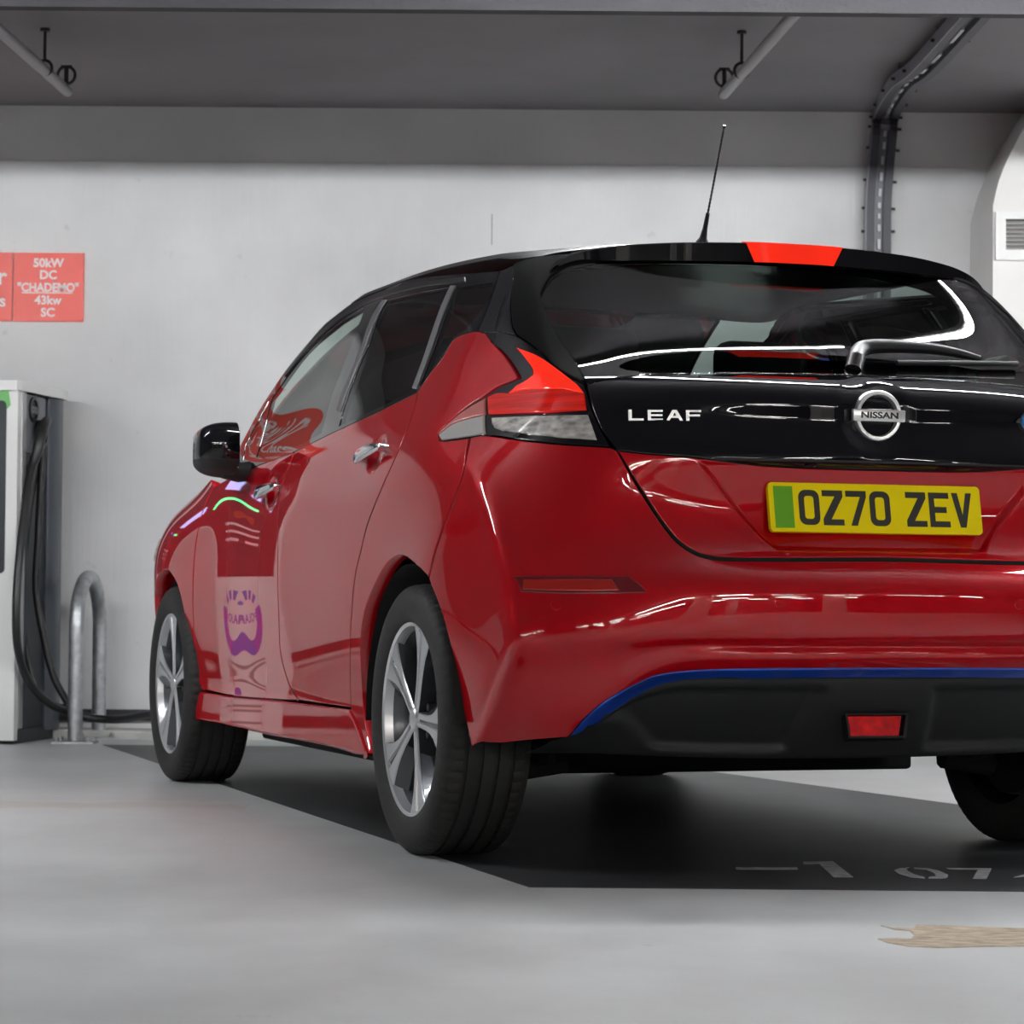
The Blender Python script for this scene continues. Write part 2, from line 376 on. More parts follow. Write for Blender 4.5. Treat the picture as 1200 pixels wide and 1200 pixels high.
def panel(name, mt, outer, parent, off=0., gap=.0024, r=.0025, depth=.014, h=.02, holes=(), sides='L', rim=True, lip=None):
    st = .008
    O_ = resample(outer, st); out = inset(O_, gap); inn = inset(out, r) if rim else out
    hl = []
    for hh in holes:
        q = resample(hh, st); hl.append((inset(q, -gap), inset(q, -gap-r) if rim else inset(q, -gap)))
    lo, hi = inn.min(0), inn.max(0)
    gx, gy = np.meshgrid(np.arange(lo[0]+h/2, hi[0], h), np.arange(lo[1]+h/2, hi[1], h)); g = np.stack([gx.ravel(), gy.ravel()], 1)
    g = g[pip(g, inn)] if len(g) else g
    if len(g): g = g[pdist(g, inn) > .4*h]
    for _, q in hl:
        if len(g): g = g[~pip(g, q)]
        if len(g): g = g[pdist(g, q) > .4*h]
    loops = [inn]+[q for _, q in hl]
    V, T, orig = cdt(loops, g)
    N = nrm(V); P = F(V)+N*off; verts = [P]; norms = [N]; faces = [tuple(t) for t in T]; base_i = len(V)
    omap = {}
    for i, o in enumerate(orig):
        for x in o: omap[x] = i
    st0 = 0
    for inner_l, outer_l in [(inn, out)]+[(q, o) for o, q in hl]:
        n = len(inner_l); ii = [omap[st0+k] for k in range(n)]; st0 += n
        No = nrm(outer_l); Po = F(outer_l)
        od = Po+No*off-P[ii] if rim else None
        if rim:
            od = od-No*(od*No).sum(1)[:, None]; od /= np.linalg.norm(od, axis=1)[:, None]+1e-9
        else:
            t = np.roll(Po, -1, 0)-np.roll(Po, 1, 0); od = np.cross(t, No); od /= np.linalg.norm(od, axis=1)[:, None]+1e-9
        n1 = (No+od)/np.sqrt(2)
        a = base_i; verts += [Po+No*(off-r*.5 if rim else off), Po+No*(off-depth)]; norms += [n1 if rim else od, od]; base_i += 2*n
        for k in range(n):
            j = (k+1) % n
            if ii[k] != ii[j] or True:
                if rim or True: faces.append((ii[k], a+k, a+j, ii[j])) if rim else None
                faces.append((a+k, a+n+k, a+n+j, a+j))
    faces = [f for f in faces if len(set(f)) >= 3]
    P = np.concatenate(verts); N = np.concatenate(norms); nT = len(T); mi = [0]*nT+([0, 1] if rim else [1])*((len(faces)-nT)//(2 if rim else 1))
    ms = [mt, lip or mt]
    # winding follows the normals
    fx = []
    for f in faces:
        a, b, c = P[f[0]], P[f[1]], P[f[2]]
        nn = np.cross(b-a, c-a)
        if nn @ (N[f[0]]+N[f[1]]+N[f[2]]) < 0: f = f[::-1]
        fx.append(f)
    mi = (mi+[0]*len(fx))[:len(fx)]
    res = []
    for s in sides:
        if s == 'R': res.append(mk(name, P*mir, [f[::-1] for f in fx], mt, parent, N*mir, mats=ms, mi=mi))
        else: res.append(mk(name, P, fx, mt, parent, N, mats=ms, mi=mi))
    return res
def fr(x, y, off=0.):                      # point, normal and room-level tangents on the skin under a sight line
    uv = hit1(x, y); P = F([uv])[0]; n = nrm([uv])[0]; return P+n*off, n
def surfM(x, y, off=0., right=(1, 0, 0)):
    p, n = fr(x, y, off); ex = np.array(right, float); ex = ex-n*(ex @ n); ex /= np.linalg.norm(ex); ey = np.cross(n, ex)
    return frameM(p, ex, ey)

# ------------------------------------------------------------------ car root
car = bpy.data.objects.new('car', None); C.objects.link(car)
cy_, sy_ = math.cos(YAW), math.sin(YAW)
car.location = (-CAMX*cy_+CAMY*sy_, -CAMX*sy_-CAMY*cy_, 0); car.rotation_euler = (0, 0, YAW)
tag(car, 'dark red five-door hatchback with black roof and yellow number plate, parked in the charging bay', 'car')

# shape added to the skin: handle pockets, number plate recess, dish round the badge
H_R = F0([hit1(440, 531)])[0]; H_F = F0([hit1(319, 576)])[0]
def d_handle(P):
    d = 0
    for h in (H_R, H_F):
        y = P[:, 1]-h[1]; z = P[:, 2]-h[2]+.004; q = (y/.052)**2+(z/.036)**2
        d = d-.016*np.exp(-q**2)*(np.abs(np.abs(P[:, 0])-abs(h[0])) < .08)
    return d
def d_plate(P):
    z = P[:, 2]; hw = .275+(z-.725)*.9
    k = (P[:, 1] < -.55)*sst(.004, .026, hw-np.abs(P[:, 0]))*sst(.710, .732, z)*(1-sst(.895, .91, z))
    return -.014*k
EMB = F0([hit1(1030, 487)])[0]
def d_dish(P):
    r = np.hypot(P[:, 0], P[:, 2]-EMB[2]); return -.010*(1-sst(.055, .10, r))*(P[:, 1] < -.5)
DISP += [d_handle, d_plate, d_dish]

# ------------------------------------------------------------------ panel outlines (pixels of the photograph, met with the skin)
GAPM = [(345, 530), (331, 567), (326.7, 592), (325.4, 675), (326.7, 723), (328.8, 765), (339, 802.5), (349.6, 821)]
GAPR = [(411, 829.5), (410, 765), (412, 717), (416, 675), (422.5, 646), (431, 612.5), (447.5, 571), (468, 525), (485, 479), (489, 460)]
SPLIT = [(550, 513), (541, 560), (523, 608), (510, 646), (502, 677)]
ARCH1 = [(502, 680), (518, 723), (531, 777.5), (543, 836), (552, 874)]
ARCH0 = [(502, 677), (489, 664), (472.5, 651.7), (460, 654.6), (447.5, 669), (428.7, 711), (422.5, 750), (423, 786), (426.7, 836), (433, 887)]
HGAP = [(723.7, 527.7), (749, 572), (775, 612), (793, 634), (811.7, 647), (830, 653), (866, 656), (1000, 656), (1110, 656)]
BLT = [(667, 863), (685, 842.5), (712.5, 820), (750, 800), (775, 791), (825, 786), (900, 784.5), (1000, 784), (1110, 784)]
BLB = [(672, 863.5), (707, 859), (717, 852), (740, 825), (762, 812), (790, 804), (825, 800), (900, 798), (1000, 797), (1110, 797)]
LBOT = [(716, 524), (656, 520.5), (610, 515.5), (569.7, 510), (550, 512.5)]
BLKB = [(1110, 552.5), (1000, 551), (900, 546.5), (837.5, 539.5), (810, 535.5), (756.7, 531.5), (722, 527.5)]
BLKT = [(1110, 447), (1012, 441), (900, 438.5), (825, 438.5), (750, 440.5), (712.5, 444.5), (690, 450)]
HL = [(686, 448), (694, 477), (704, 501), (722, 527)]
BELT = [(489, 458.5), (478, 464.5), (439, 484), (391, 506), (342.5, 530), (300, 546), (264, 562)]
RTRI = [(489, 459), (502, 440), (519, 418), (530, 399.5), (540, 392.5), (557.5, 388), (567.5, 390)]
RTRI2 = [(567.5, 390), (575, 400), (592.5, 417.5), (606, 438), (607.5, 443)]
RTRI3 = [(607.5, 444), (585, 452.5), (570, 462.5), (545, 478), (513, 507)]
SEAM = [(600, 311), (601, 325), (597.5, 355), (599, 380), (604, 392)]
GL = [(686, 445), (670, 417), (652, 392), (638, 362), (634, 345)]
DITCH = [(285, 515), (305, 478), (333, 436), (357, 406), (388, 372), (420, 349), (457, 334), (495, 325), (545, 320), (585, 317), (600, 311)]
r_ = lambda s: s[::-1]
body = box('underbody', -.60, .60, -.42, 3.35, .262, .32, DARK, car)
box('battery_tray', -.66, .66, .42, 2.30, .157, .27, DARK, car, bev=.012)
panel('rear_bumper', RED, half(px(r_(HGAP), LBOT, SPLIT, ARCH1, [(553, 876), (600, 869.5), (666, 864)], BLT)), car, depth=.03, h=.016, gap=.0032, lip=DARK)
panel('bumper_trim', BLUE, half(px(r_(BLT), [(667, 863), (672, 863.5)], BLB)), car, depth=.03, r=.004, h=.012)
panel('tailgate', RED, half(px(BLKB, [(723, 528.5), (749.5, 571.5), (776, 611), (794, 632.5), (812.7, 645.5), (831, 651.5), (866, 654.5), (1000, 654.5), (1110, 654.5)])), car, h=.005, depth=.03, gap=.0032, lip=DARK)
tgp = panel('tailgate_garnish', BLACK, half(px(BLKT, HL, r_(BLKB))), car, h=.012, gap=.0012)[0]
rg = panel('rear_window', GLASSB, half(px(r_(BLKT), [(688, 447), (686, 445)])[::1]) if 0 else half(px([(1110, 445), (1012, 439.5), (900, 437), (825, 437), (750, 439), (712.5, 443), (691, 448)], GL, [(634, 345), (648, 322), (680, 308), (740, 302), (830, 300), (931, 301), (985, 303), (1040, 308)])), car, h=.016, gap=.0005, depth=.004, off=-.001)[0]
FDOORF = [(250, 571), (238, 598), (229, 640), (226, 690), (227, 735), (231, 775), (238, 807)]
FARCH = [(237, 810), (230, 790), (220, 746), (214, 710), (207, 684), (198, 669)]
panel('rear_quarter_panel', RED, px(GAPR, RTRI, RTRI2, RTRI3, [(513, 507), (516.5, 516.5), (550, 513)], SPLIT, ARCH0, [(433, 888), (421, 852), (411, 834)]), car, depth=.035, sides='LR', h=.016)
panel('rear_door', RED, px(GAPM, [(349.6, 821), (411, 829.5)], GAPR, [(489, 459.5), (478, 465), (439, 484.5), (391, 506.5), (345, 529.5)]), car, sides='LR', h=.014, lip=DARK)
panel('front_door', RED, px(r_(GAPM), [(342.5, 530.5), (300, 546.5), (264, 562.5)], FDOORF, [(239, 808.5), (277, 816.5), (327, 820.5), (349.6, 821)]), car, sides='LR', h=.014, lip=DARK)
farch = np.concatenate([px(FARCH), near(*[(.87, 2.7+.372*math.cos(a), .318+.372*math.sin(a)) for a in np.radians(np.arange(84, -14, -7))])])
fd = px(FDOORF)
fen = np.concatenate([fd, farch, near((.82, 3.12, .23), (.82, 3.13, .4), (.82, 3.13, .6), (.80, 3.10, .78), (.78, 2.95, .87), (.80, 2.6, .925), (.825, 2.35, .975))])
panel('front_fender', RED, fen, car, depth=.03, sides='LR')
uD = near((.82, 3.125, .5))[0][0]
def rect(u0, u1, v0, v1, n=12): return np.array([(u0+(u1-u0)*i/n, v0) for i in range(n)]+[(u1, v0+(v1-v0)*i/n) for i in range(n)]+[(u1-(u1-u0)*i/n, v1) for i in range(n)]+[(u0, v1-(v1-v0)*i/n) for i in range(n)])
def ctr(u1, v0, v1): return rect(2*UA-u1, u1, v0, v1, 40)
panel('front_bumper', RED, ctr(uD, KV[0], KV[8]-.02), car, h=.04)
panel('hood', RED, ctr(UC['E']-.12, KV[8]+.02, KV[11]), car, h=.04)
panel('headlamp', CLEARL, rect(UC['C'], uD+.12, KV[8]-.08, KV[8]+.01), car, off=.004, sides='LR')
panel('windscreen', GLASSF, ctr(UC['E']+.06, KV[11]+.01, KV[15]-.01), car, h=.04, off=-.002)
sk = panel('side_skirt', RED, px([(235, 810.5), (277, 816.5), (327, 821), (411, 831.5)], [(411, 831.5), (421, 853), (433, 889)], [(433, 890), (397.5, 877.5), (347.5, 867), (285, 857), (229, 846)]), car, off=.006, depth=.03, r=.006, gap=.0008, sides='LR')
# windows
W_Q = px([(284, 540), (288, 520), (303, 491), (315, 469)], [(315, 469), (311, 480), (293, 525), (288.5, 539)])
W_F = px([(300, 535.5), (307, 512), (318, 467)], [(318, 467), (354.6, 417), (391, 383.5), (415, 366.5), (428, 358.5)], [(428, 358.5), (420, 380), (405, 420), (388, 465), (376.5, 507)], [(376.5, 507.5), (342.5, 524.5), (310, 537)])
W_R = px([(453.7, 352), (490, 343), (527, 336.5)], [(527, 336.5), (510, 385), (485.5, 453)], [(485.5, 453.5), (478, 459.5), (439, 479.5), (397, 499)], [(397, 499), (402, 480), (416, 440), (435, 396)])
W_C = px([(536, 336.5), (577, 331)], [(577, 331), (573, 347), (548, 383), (533, 392.5), (521, 410), (504, 435), (491, 453)])
fo = px(DITCH, SEAM, [(604, 392), (586, 389), (568, 389)], r_(RTRI), BELT, [(264, 562), (272, 540)])
panel('window_frame', BLACK, fo, car, holes=[W_Q, W_F, W_R, W_C], sides='LR', gap=.001, r=.0015, off=-.001, h=.016)
for nm, w, g in (('front_quarter_light', W_Q, GLASSF), ('front_door_window', W_F, GLASSF), ('rear_door_window', W_R, GLASSR), ('rear_quarter_window', W_C, GLASSR)):
    panel(nm, g, w, car, off=-.003, gap=-.001, r=.001, depth=.004, sides='LR', h=.016)
panel('window_divider', SILVERD, px([(528.5, 335), (534, 335)], [(510, 396), (488, 456)], [(483.5, 455), (505, 394)]), car, off=.003, gap=0, r=.003, depth=.008, sides='LR', h=.01)
panel('pillar_trim', SILVERD, px([(448.5, 351.5), (453.5, 351.5)], [(430, 402), (398.5, 483)], [(394.5, 481), (425.5, 402)]), car, off=.003, gap=0, r=.003, depth=.008, sides='LR', h=.01)
panel('window_rail', SATIN, px([(333, 439), (357, 410), (388, 376.5), (420, 353.5), (457, 339), (495, 330.5), (545, 325)], [(545, 330), (495, 336), (452, 347), (420, 360.5), (390, 381), (357, 413.5), (334, 442)]), car, off=.003, gap=0, r=.003, depth=.008, sides='LR', h=.01)
panel('pillar_fin', FINM, px([(601, 313), (602, 325), (598.5, 355), (600, 380), (605, 392)], [(640, 418), (684, 449)], [(686, 445), (670, 417), (652, 392), (638, 362), (634, 345)], [(646, 324), (668, 312), (700, 306)], [(700, 299), (660, 298), (622, 303), (604, 309)]), car, off=.002, sides='LR', h=.014, r=.004)
# tail lamps
th_o = px([(568, 389), (586, 388.5), (604, 392.5)], [(640, 419), (684, 450)], [(692, 477), (703, 501), (716, 523.5)], [(656, 520), (610, 515), (569.7, 509.7), (516.5, 516.5)], [(513, 507), (545, 478), (570, 462.5), (585, 452.5), (607.5, 443.5)], r_(RTRI2))
for k, s in enumerate('LR'):
    hs = panel('tail_lamp', BLACK, th_o, car, sides=s, off=-.002, h=.012)[0]
    kw = dict(sides=s, gap=.0004, r=.003, depth=.006, h=.01)
    panel('brake_lens', REDG, px([(606, 408), (629, 417), (650, 431), (676, 451)], [(683, 459), (684.5, 461)], [(660, 456), (627, 456), (610, 458), (597, 461)], [(605, 453), (616, 447), (625.5, 440)], [(626, 437), (624, 431), (613.7, 417)]), hs, off=.004, **kw)
    panel('tail_lens', REDL, px([(684.5, 461.5), (687, 480.5)], [(640, 484), (573, 485.5)], [(572, 466), (583, 461.5), (597, 461.5)], [(610, 458.5), (627, 456.5), (660, 456.5)]), hs, off=.004, **kw)
    panel('reversing_lens', CLEARL, px([(576, 490), (632, 487.5), (689, 486.5)], [(694, 500), (699.5, 515.5)], [(656, 513), (620, 508.5), (588, 505)], [(580, 502), (577, 497)]), hs, off=.003, **kw)
    panel('side_lens', SIDEL, px([(514.5, 510), (535, 496), (568, 487)], [(569, 508), (545, 511.5), (518, 515.5)]), hs, off=.003, **kw)
    panel('upper_side_lens', SIDER, px([(514, 508), (540, 485), (569, 467)], [(569.5, 486), (535, 495), (514.8, 509)]), hs, off=.003, **kw)
# bumper reflectors and parking sensors
panel('reflector_surround', REDD, px([(606, 680), (612, 675.5), (736, 675.5)], [(750, 685), (758, 694.5)], [(690, 695.5), (611, 693.5)]), car, off=.0025, gap=0, r=.002, depth=.004, sides='LR', h=.01)
panel('bumper_reflector', REFL, px([(614, 680), (660, 679.5), (717, 680)], [(722, 687), (725.5, 692)], [(670, 692.5), (613, 691)]), car, off=.005, gap=0, r=.002, depth=.005, sides='LR', h=.01)
for p in ((651, 709), (914, 706)):
    q = hit1(*p); a = np.linspace(0, 2*PI, 24, endpoint=False)
    panel('parking_sensor', RED, q+np.stack([np.cos(a), np.sin(a)], 1)*.0115, car, off=.0012, gap=0, r=.0012, depth=.003, sides='LR', h=.006)

# ------------------------------------------------------------------ roof, spoiler, aerial
us = np.linspace(UA, UP, 150); vd = KV[-1]
E_ = F0(np.stack([us, us*0+vd], 1))
def zc(y): return np.interp(y, [-.2, 0, .3, .7, 1.1, 1.53], [1.452, 1.476, 1.502, 1.517, 1.512, 1.482])
V, Fc = [], []; ns = 14
dv = F0(np.stack([us, us*0+vd-(.03+.03*sst(UC['J'], UC['L'], us)*(1-sst(UC['M'], UC['N']+.02, us)))], 1))
V += list(dv)
for j in range(ns+1):
    s = j/ns
    for e in E_:
        yc = np.clip(e[1], -.18, 1.53); c = np.array([0, yc, max(zc(yc), e[2] if abs(e[0]) < .05 else 0)])
        V.append(np.array([e[0]*(1-s), e[1]*(1-s)+yc*s, e[2]+(c[2]-e[2])*(1-(1-s)**2)]))
n = len(us)
for j in range(ns+1):
    for i in range(n-1): Fc.append((j*n+i, j*n+i+1, (j+1)*n+i+1, (j+1)*n+i))
nb = len(V); V += [np.array(v)*mir for v in V]
Fc += [tuple(nb+i for i in f[::-1]) for f in Fc]
bm = bmesh.new(); bv = [bm.verts.new(v) for v in V]
for f in Fc:
    try: bm.faces.new([bv[i] for i in f])
    except ValueError: pass
bmesh.ops.remove_doubles(bm, verts=bm.verts[:], dist=5e-4)
roof = fromb('roof', bm, ROOFM, car, smooth=True)
SPE = [(0, -.252, 1.448), (.125, -.249, 1.447), (.3, -.225, 1.441), (.42, -.185, 1.432), (.50, -.15, 1.42), (.55, -.135, 1.398), (.583, -.13, 1.36), (.60, -.125, 1.325)]
sp = [np.array(p) for p in crv(SPE, 6)]
bm = bmesh.new(); prev = None
full = [p*mir for p in sp[::-1]]+sp[1:]
rows = []
for p in full:
    w = abs(p[0]); t = max(.006, .043*(1-(w/.60)**4)); f = sst(.40, .6, np.array([w]))[0]
    i = np.argmin(np.abs(-E_[100:, 0]-w)) + 100; e = E_[i]
    ex = math.copysign(min(w, abs(e[0])+.0), p[0])
    top0 = np.array([p[0]*(1-.06*f), p[1]+.20-.04*f, min(p[2]+.022, 1.47)-.0*f])
    rows.append([bm.verts.new(Vector(q)) for q in (top0, p+np.array([0, .012, .003]), p, p-np.array([0, -.003, t]), p+np.array([-.01*np.sign(p[0])*f, .012, -t-.004]), np.array([p[0]*.97, p[1]+.13-.05*f, p[2]-t*.75-.005]), np.array([p[0]*.96, p[1]+.21-.06*f, p[2]-.03]))])
for a, b in zip(rows, rows[1:]):
    for k in range(7): bm.faces.new((a[k], a[(k+1) % 7], b[(k+1) % 7], b[k]))
for r in (rows[0], rows[-1]): bm.faces.new(r)
spoiler = fromb('spoiler', bm, BLACK, car, angle=35)
bm = bmesh.new()
cs = [p for p in full if abs(p[0]) <= .128]
top = [Vector((p[0], p[1]-.004, p[2]+.001)) for p in cs]; bot = [Vector((p[0]*.82, p[1]-.001, p[2]-.044)) for p in cs]
tb = [v+Vector((0, .03, .006)) for v in top]; bb = [v+Vector((0, .02, .006)) for v in bot]
rows = [[bm.verts.new(v) for v in q] for q in (tb, top, bot, bb)]
for a, b in zip(rows, rows[1:]+rows[:1]):
    for k in range(len(a)-1): bm.faces.new((a[k], a[k+1], b[k+1], b[k]))
for e in (0, -1): bm.faces.new([r[e] for r in rows])
fromb('high_brake_lamp', bm, REDG, spoiler, angle=30)
ab = cat(823, 281, 1, .12); ab[2] -= .008
at_ = cat(849, 147, 1, -.05)
d = at_-ab
bm = bmesh.new(); tubev(bm, [ab, ab+d*.04, ab+d*.12, ab+d*.26], [.017, .010, .0065, .005], 12); aer = fromb('aerial', bm, SATIN, car, angle=60)
bm = bmesh.new(); tubev(bm, [ab+d*.24, ab+d*.985], .0024, 8); tubev(bm, [ab+d*.98, at_], .0042, 8)
for k in range(22): q = ab+d*(.28+.031*k); tubev(bm, [q, q+d*.012], .0033, 8)
fromb('mast', bm, SATIN, aer, angle=60)

# ------------------------------------------------------------------ number plate, badges, wiper
pc = np.array([0, -.668, .8085]); tp = .19
pm = frameM(pc+np.array([0, -.021, 0]), (1, 0, 0), (0, math.sin(tp), math.cos(tp)))
bm = bmesh.new(); plate2d(bm, [rrect(-.26, -.0555, .26, .0555, .010)], pm @ Matrix.Translation((0, 0, -.010)), .012)
npl = fromb('number_plate', bm, YEL, car)
bm = bmesh.new(); plate2d(bm, [[(-.248, -.047), (-.202, -.047), (-.202, .047), (-.248, .047)]], pm @ Matrix.Translation((0, 0, .0019)), .0005); fromb('plate_band', bm, PGREEN, npl)
def glyph(c, w=.050, h=.079, s=.0135):
    if c in 'O0': return [[rrect(0, 0, w, h, .017), rrect(s, s, w-s, h-s, .007)]]
    if c == 'Z': return [[[(0, 0), (w, 0), (w, s), (.0195, s), (w, h-s*1.05), (w, h), (0, h), (0, h-s), (w-.0195, h-s), (0, s*1.05)]]]
    if c == '7': return [[[(.009, 0), (.0245, 0), (w, h-s), (w, h), (0, h), (0, h-s), (w-.015, h-s)]]]
    if c == 'E': return [[[(0, 0), (w, 0), (w, s), (s, s), (s, h/2-s/2), (w*.86, h/2-s/2), (w*.86, h/2+s/2), (s, h/2+s/2), (s, h-s), (w, h-s), (w, h), (0, h)]]]
    if c == 'V': return [[[(w/2-.007, 0), (w/2+.007, 0), (w, h), (w-.0145, h), (w/2, .028), (.0145, h), (0, h)]]]
bm = bmesh.new(); x = -.189
for c in 'OZ70 ZEV':
    if c == ' ': x += .032; continue
    for l in glyph(c): plate2d(bm, l, pm @ Matrix.Translation((x, -.0395, .0019)), .0007)
    x += .0575
fromb('plate_characters', bm, INK, npl)
# round badge with a lettered bar
em = surfM(1029.5, 487, .007)
bm = bmesh.new(); R0, R1 = .0565, .0455; seg = 64
ring = []
for k in range(seg):
    a = 2*PI*k/seg; ca, sa = math.cos(a), math.sin(a)
    ring.append([bm.verts.new(em @ Vector((r*ca, r*sa, z))) for r, z in ((R0, -.016), (R0, .003), (R0-.0025, .006), (R1+.002, .0055), (R1, .002), (R1, -.016))])
for k in range(seg):
    for j in range(5): bm.faces.new((ring[k][j], ring[k][j+1], ring[(k+1) % seg][j+1], ring[(k+1) % seg][j]))
emb = fromb('badge', bm, SATCH, car, angle=50)
bm = bmesh.new(); bbox(bm, -.064, .064, -.0135, .0135, -.004, .0095, em); bmesh.ops.bevel(bm, geom=bm.edges[:], offset=.003, segments=2, affect='EDGES', profile=.5)
bar = fromb('badge_bar', bm, SATCH, emb, angle=40)
text('badge_letters', 'NISSAN', .019, em @ Matrix.Translation((0, .0, .0096)), INK, emb, .0006, sx=1.45, bold=.0006)
# model letters
p0, _ = fr(736.5, 493, .001); p1, n1 = fr(822, 493.5, .001); L_ = np.linalg.norm(p1-p0)
lm = frameM(p0, p1-p0, (0, .1, 1)); hh = .0235
lw = L_*.205; s = .0052
def poly(pts): return [[(a*lw, b*hh) for a, b in pts]]
t = s/lw; q = s/hh*.8
LET = {'L': poly([(0, 0), (1, 0), (1, q), (t*1.35, q), (t*1.35, 1), (0, 1)]),
       'E': poly([(0, 0), (1, 0), (1, q), (t*1.35, q), (t*1.35, .5-q/2), (.97, .5-q/2), (.97, .5+q/2), (t*1.35, .5+q/2), (t*1.35, 1-q), (1, 1-q), (1, 1), (0, 1)]),
       'A': poly([(-.05, 0), (t*1.3-.05, 0), (.27, .25), (.76, .25), (1.07-t*1.3, 0), (1.07, 0), (.66, 1), (.36, 1)])+poly([(.40, .46), (.62, .46), (.53, .75), (.49, .75)]),
       'F': poly([(0, 0), (t*1.35, 0), (t*1.35, .5-q/2), (.93, .5-q/2), (.93, .5+q/2), (t*1.35, .5+q/2), (t*1.35, 1-q), (1, 1-q), (1, 1), (0, 1)])}
bm = bmesh.new()
for k, c in enumerate('LEAF'): plate2d(bm, LET[c], lm @ Matrix.Translation((L_*.262*k, 0, -.003)), .0065)
fromb('model_lettering', bm, SATCH, car)
ev = surfM(1203, 494, .001)
bm = bmesh.new(); plate2d(bm, [circ(.0185, 32)], ev, .004); evb = fromb('round_badge', bm, EVBLUE, car)
bm = bmesh.new(); plate2d(bm, [[(-.034, -.004), (-.019, -.006), (-.016, .004), (-.026, .006)]], ev, .005); plate2d(bm, [circ(.0215, 32), circ(.0185, 32)], ev, .005); fromb('badge_rim', bm, CHROME, evb)
# rear wiper
def wp(x, y, o): return fr(x, y, o)[0]
bm = bmesh.new()
A = [wp(1001, 428, .010), wp(1006, 420, .022), wp(1022, 418, .026), wp(1050, 418, .026), wp(1085, 419, .024), wp(1120, 423, .020), wp(1146, 428, .016)]
pts_ = crv(A, 5); n_ = len(pts_)
tubev(bm, pts_, [.020-.012*(i/(n_-1))**1.5 for i in range(n_)], 12)
wip = fromb('wiper', bm, SATIN, car, angle=60)
tube('wiper_pivot', [wp(1000, 432, -.004), wp(1002, 428, .018)], .020, SATIN, wip, 20)
bm = bmesh.new(); tubev(bm, [wp(x, 430+.00004*(x-1040)**2, .010) for x in range(1050, 1192, 10)], .0065, 8); fromb('wiper_blade', bm, MATTE, wip, angle=60)

# ------------------------------------------------------------------ diffuser
DW = [0, .1, .2, .3, .4, .5, .56, .62, .68, .72]
top = [F0([(UP-(UP-UC['N2'])*0, KV[0])])[0]]
def rowtop(w):
    uvs = np.stack([np.linspace(UC['M'], UP, 200), np.full(200, KV[0]+.004)], 1); P = F0(uvs); i = np.argmin(np.abs(-P[:, 0]-w)); return P[i]
xs = np.linspace(-.72, .72, 121); zs = np.linspace(0, 1, 26); V = []
def pod(x, t):                             # two shallow bays either side of the fog lamp
    w = abs(x); hw0, hw1 = .115+.05*t, .60-.17*t
    return sst(0, .03, w-hw0)*(1-sst(0, .05, w-hw1))*sst(.10, .16, t)*(1-sst(.80, .95, t))
for t in zs:
    for x in xs:
        p = rowtop(abs(x)); w = abs(x)
        b = np.array([0, -.575+.13*(w/.72)**3, .250+.018*(w/.72)**2]); 
        z = p[2]+(b[2]-p[2])*t; y = (p[1]+.022)+(b[1]-p[1]-.022)*(t**1.35); y += .028*float(pod(x, np.float64(t)))
        V.append((x, y, z))
nx = len(xs)
Fc = [(j*nx+i, (j+1)*nx+i, (j+1)*nx+i+1, j*nx+i+1) for j in range(len(zs)-1) for i in range(nx-1)]
j = len(V); V += [(x, -.40, .258) for x in xs]; k0 = (len(zs)-1)*nx
Fc += [(k0+i, j+i, j+i+1, k0+i+1) for i in range(nx-1)]
dif = mk('diffuser', V, Fc, MATTE, car)
def dpt(pxx, pyy, yy): return cat(pxx, pyy, 1, yy)
fl = dpt(993, 837, -.72); frr = dpt(1072, 836, -.72); flb = dpt(995, 865, -.705); frb = dpt(1058, 864, -.705)
bm = bmesh.new(); fc = (fl+frr+flb+frb)/4
fm = frameM((0, fc[1]+.012, fc[2]), (1, 0, 0), (0, .35, 1))
ho = [(-.074, -.030), (.062, -.030), (.080, .027), (-.076, .027), (-.077, -.026)]
plate2d(bm, [ho, [(-.071, -.025), (.057, -.025), (.072, .0235), (-.0715, .0235)]], fm @ Matrix.Translation((0, 0, -.02)), .024)
fog_o = fromb('fog_lamp', bm, SATIN, car)
bm = bmesh.new(); plate2d(bm, [[(-.069, -.023), (.048, -.023), (.062, .0215), (-.069, .0215)]], fm @ Matrix.Translation((0, 0, -.012)), .011); fromb('fog_lens', bm, FOG, fog_o)
# rear suspension seen below the bumper, and wheel wells
bm = bmesh.new()
tubev(bm, [(-.66, .0, .29), (.66, .0, .29)], .035, 10)
for s in (-1, 1):
    tubev(bm, [(s*.60, .0, .25), (s*.52, .42, .27)], .03, 8); tubev(bm, [(s*.57, -.10, .22), (s*.55, -.12, .62)], .028, 8); tubev(bm, [(s*.50, -.05, .22), (s*.64, -.05, .20)], .03, 8)
fromb('rear_axle', bm, DARK, car)
for yc in (0., 2.7):
    for s in (-1, 1):
        bm = bmesh.new(); rings = []
        for w in (.60, .83 if yc else .872):
            rings.append([bm.verts.new((s*(w if k % 1 == 0 else w), yc+.365*math.cos(a), .318+.365*math.sin(a))) for k, a in enumerate(np.linspace(-.38 if yc else -.05, PI-.02, 40))])
        for k in range(39): bm.faces.new((rings[0][k], rings[0][k+1], rings[1][k+1], rings[1][k]))
        bm.faces.new(rings[0])
        fromb('wheel_well', bm, DARK, car)

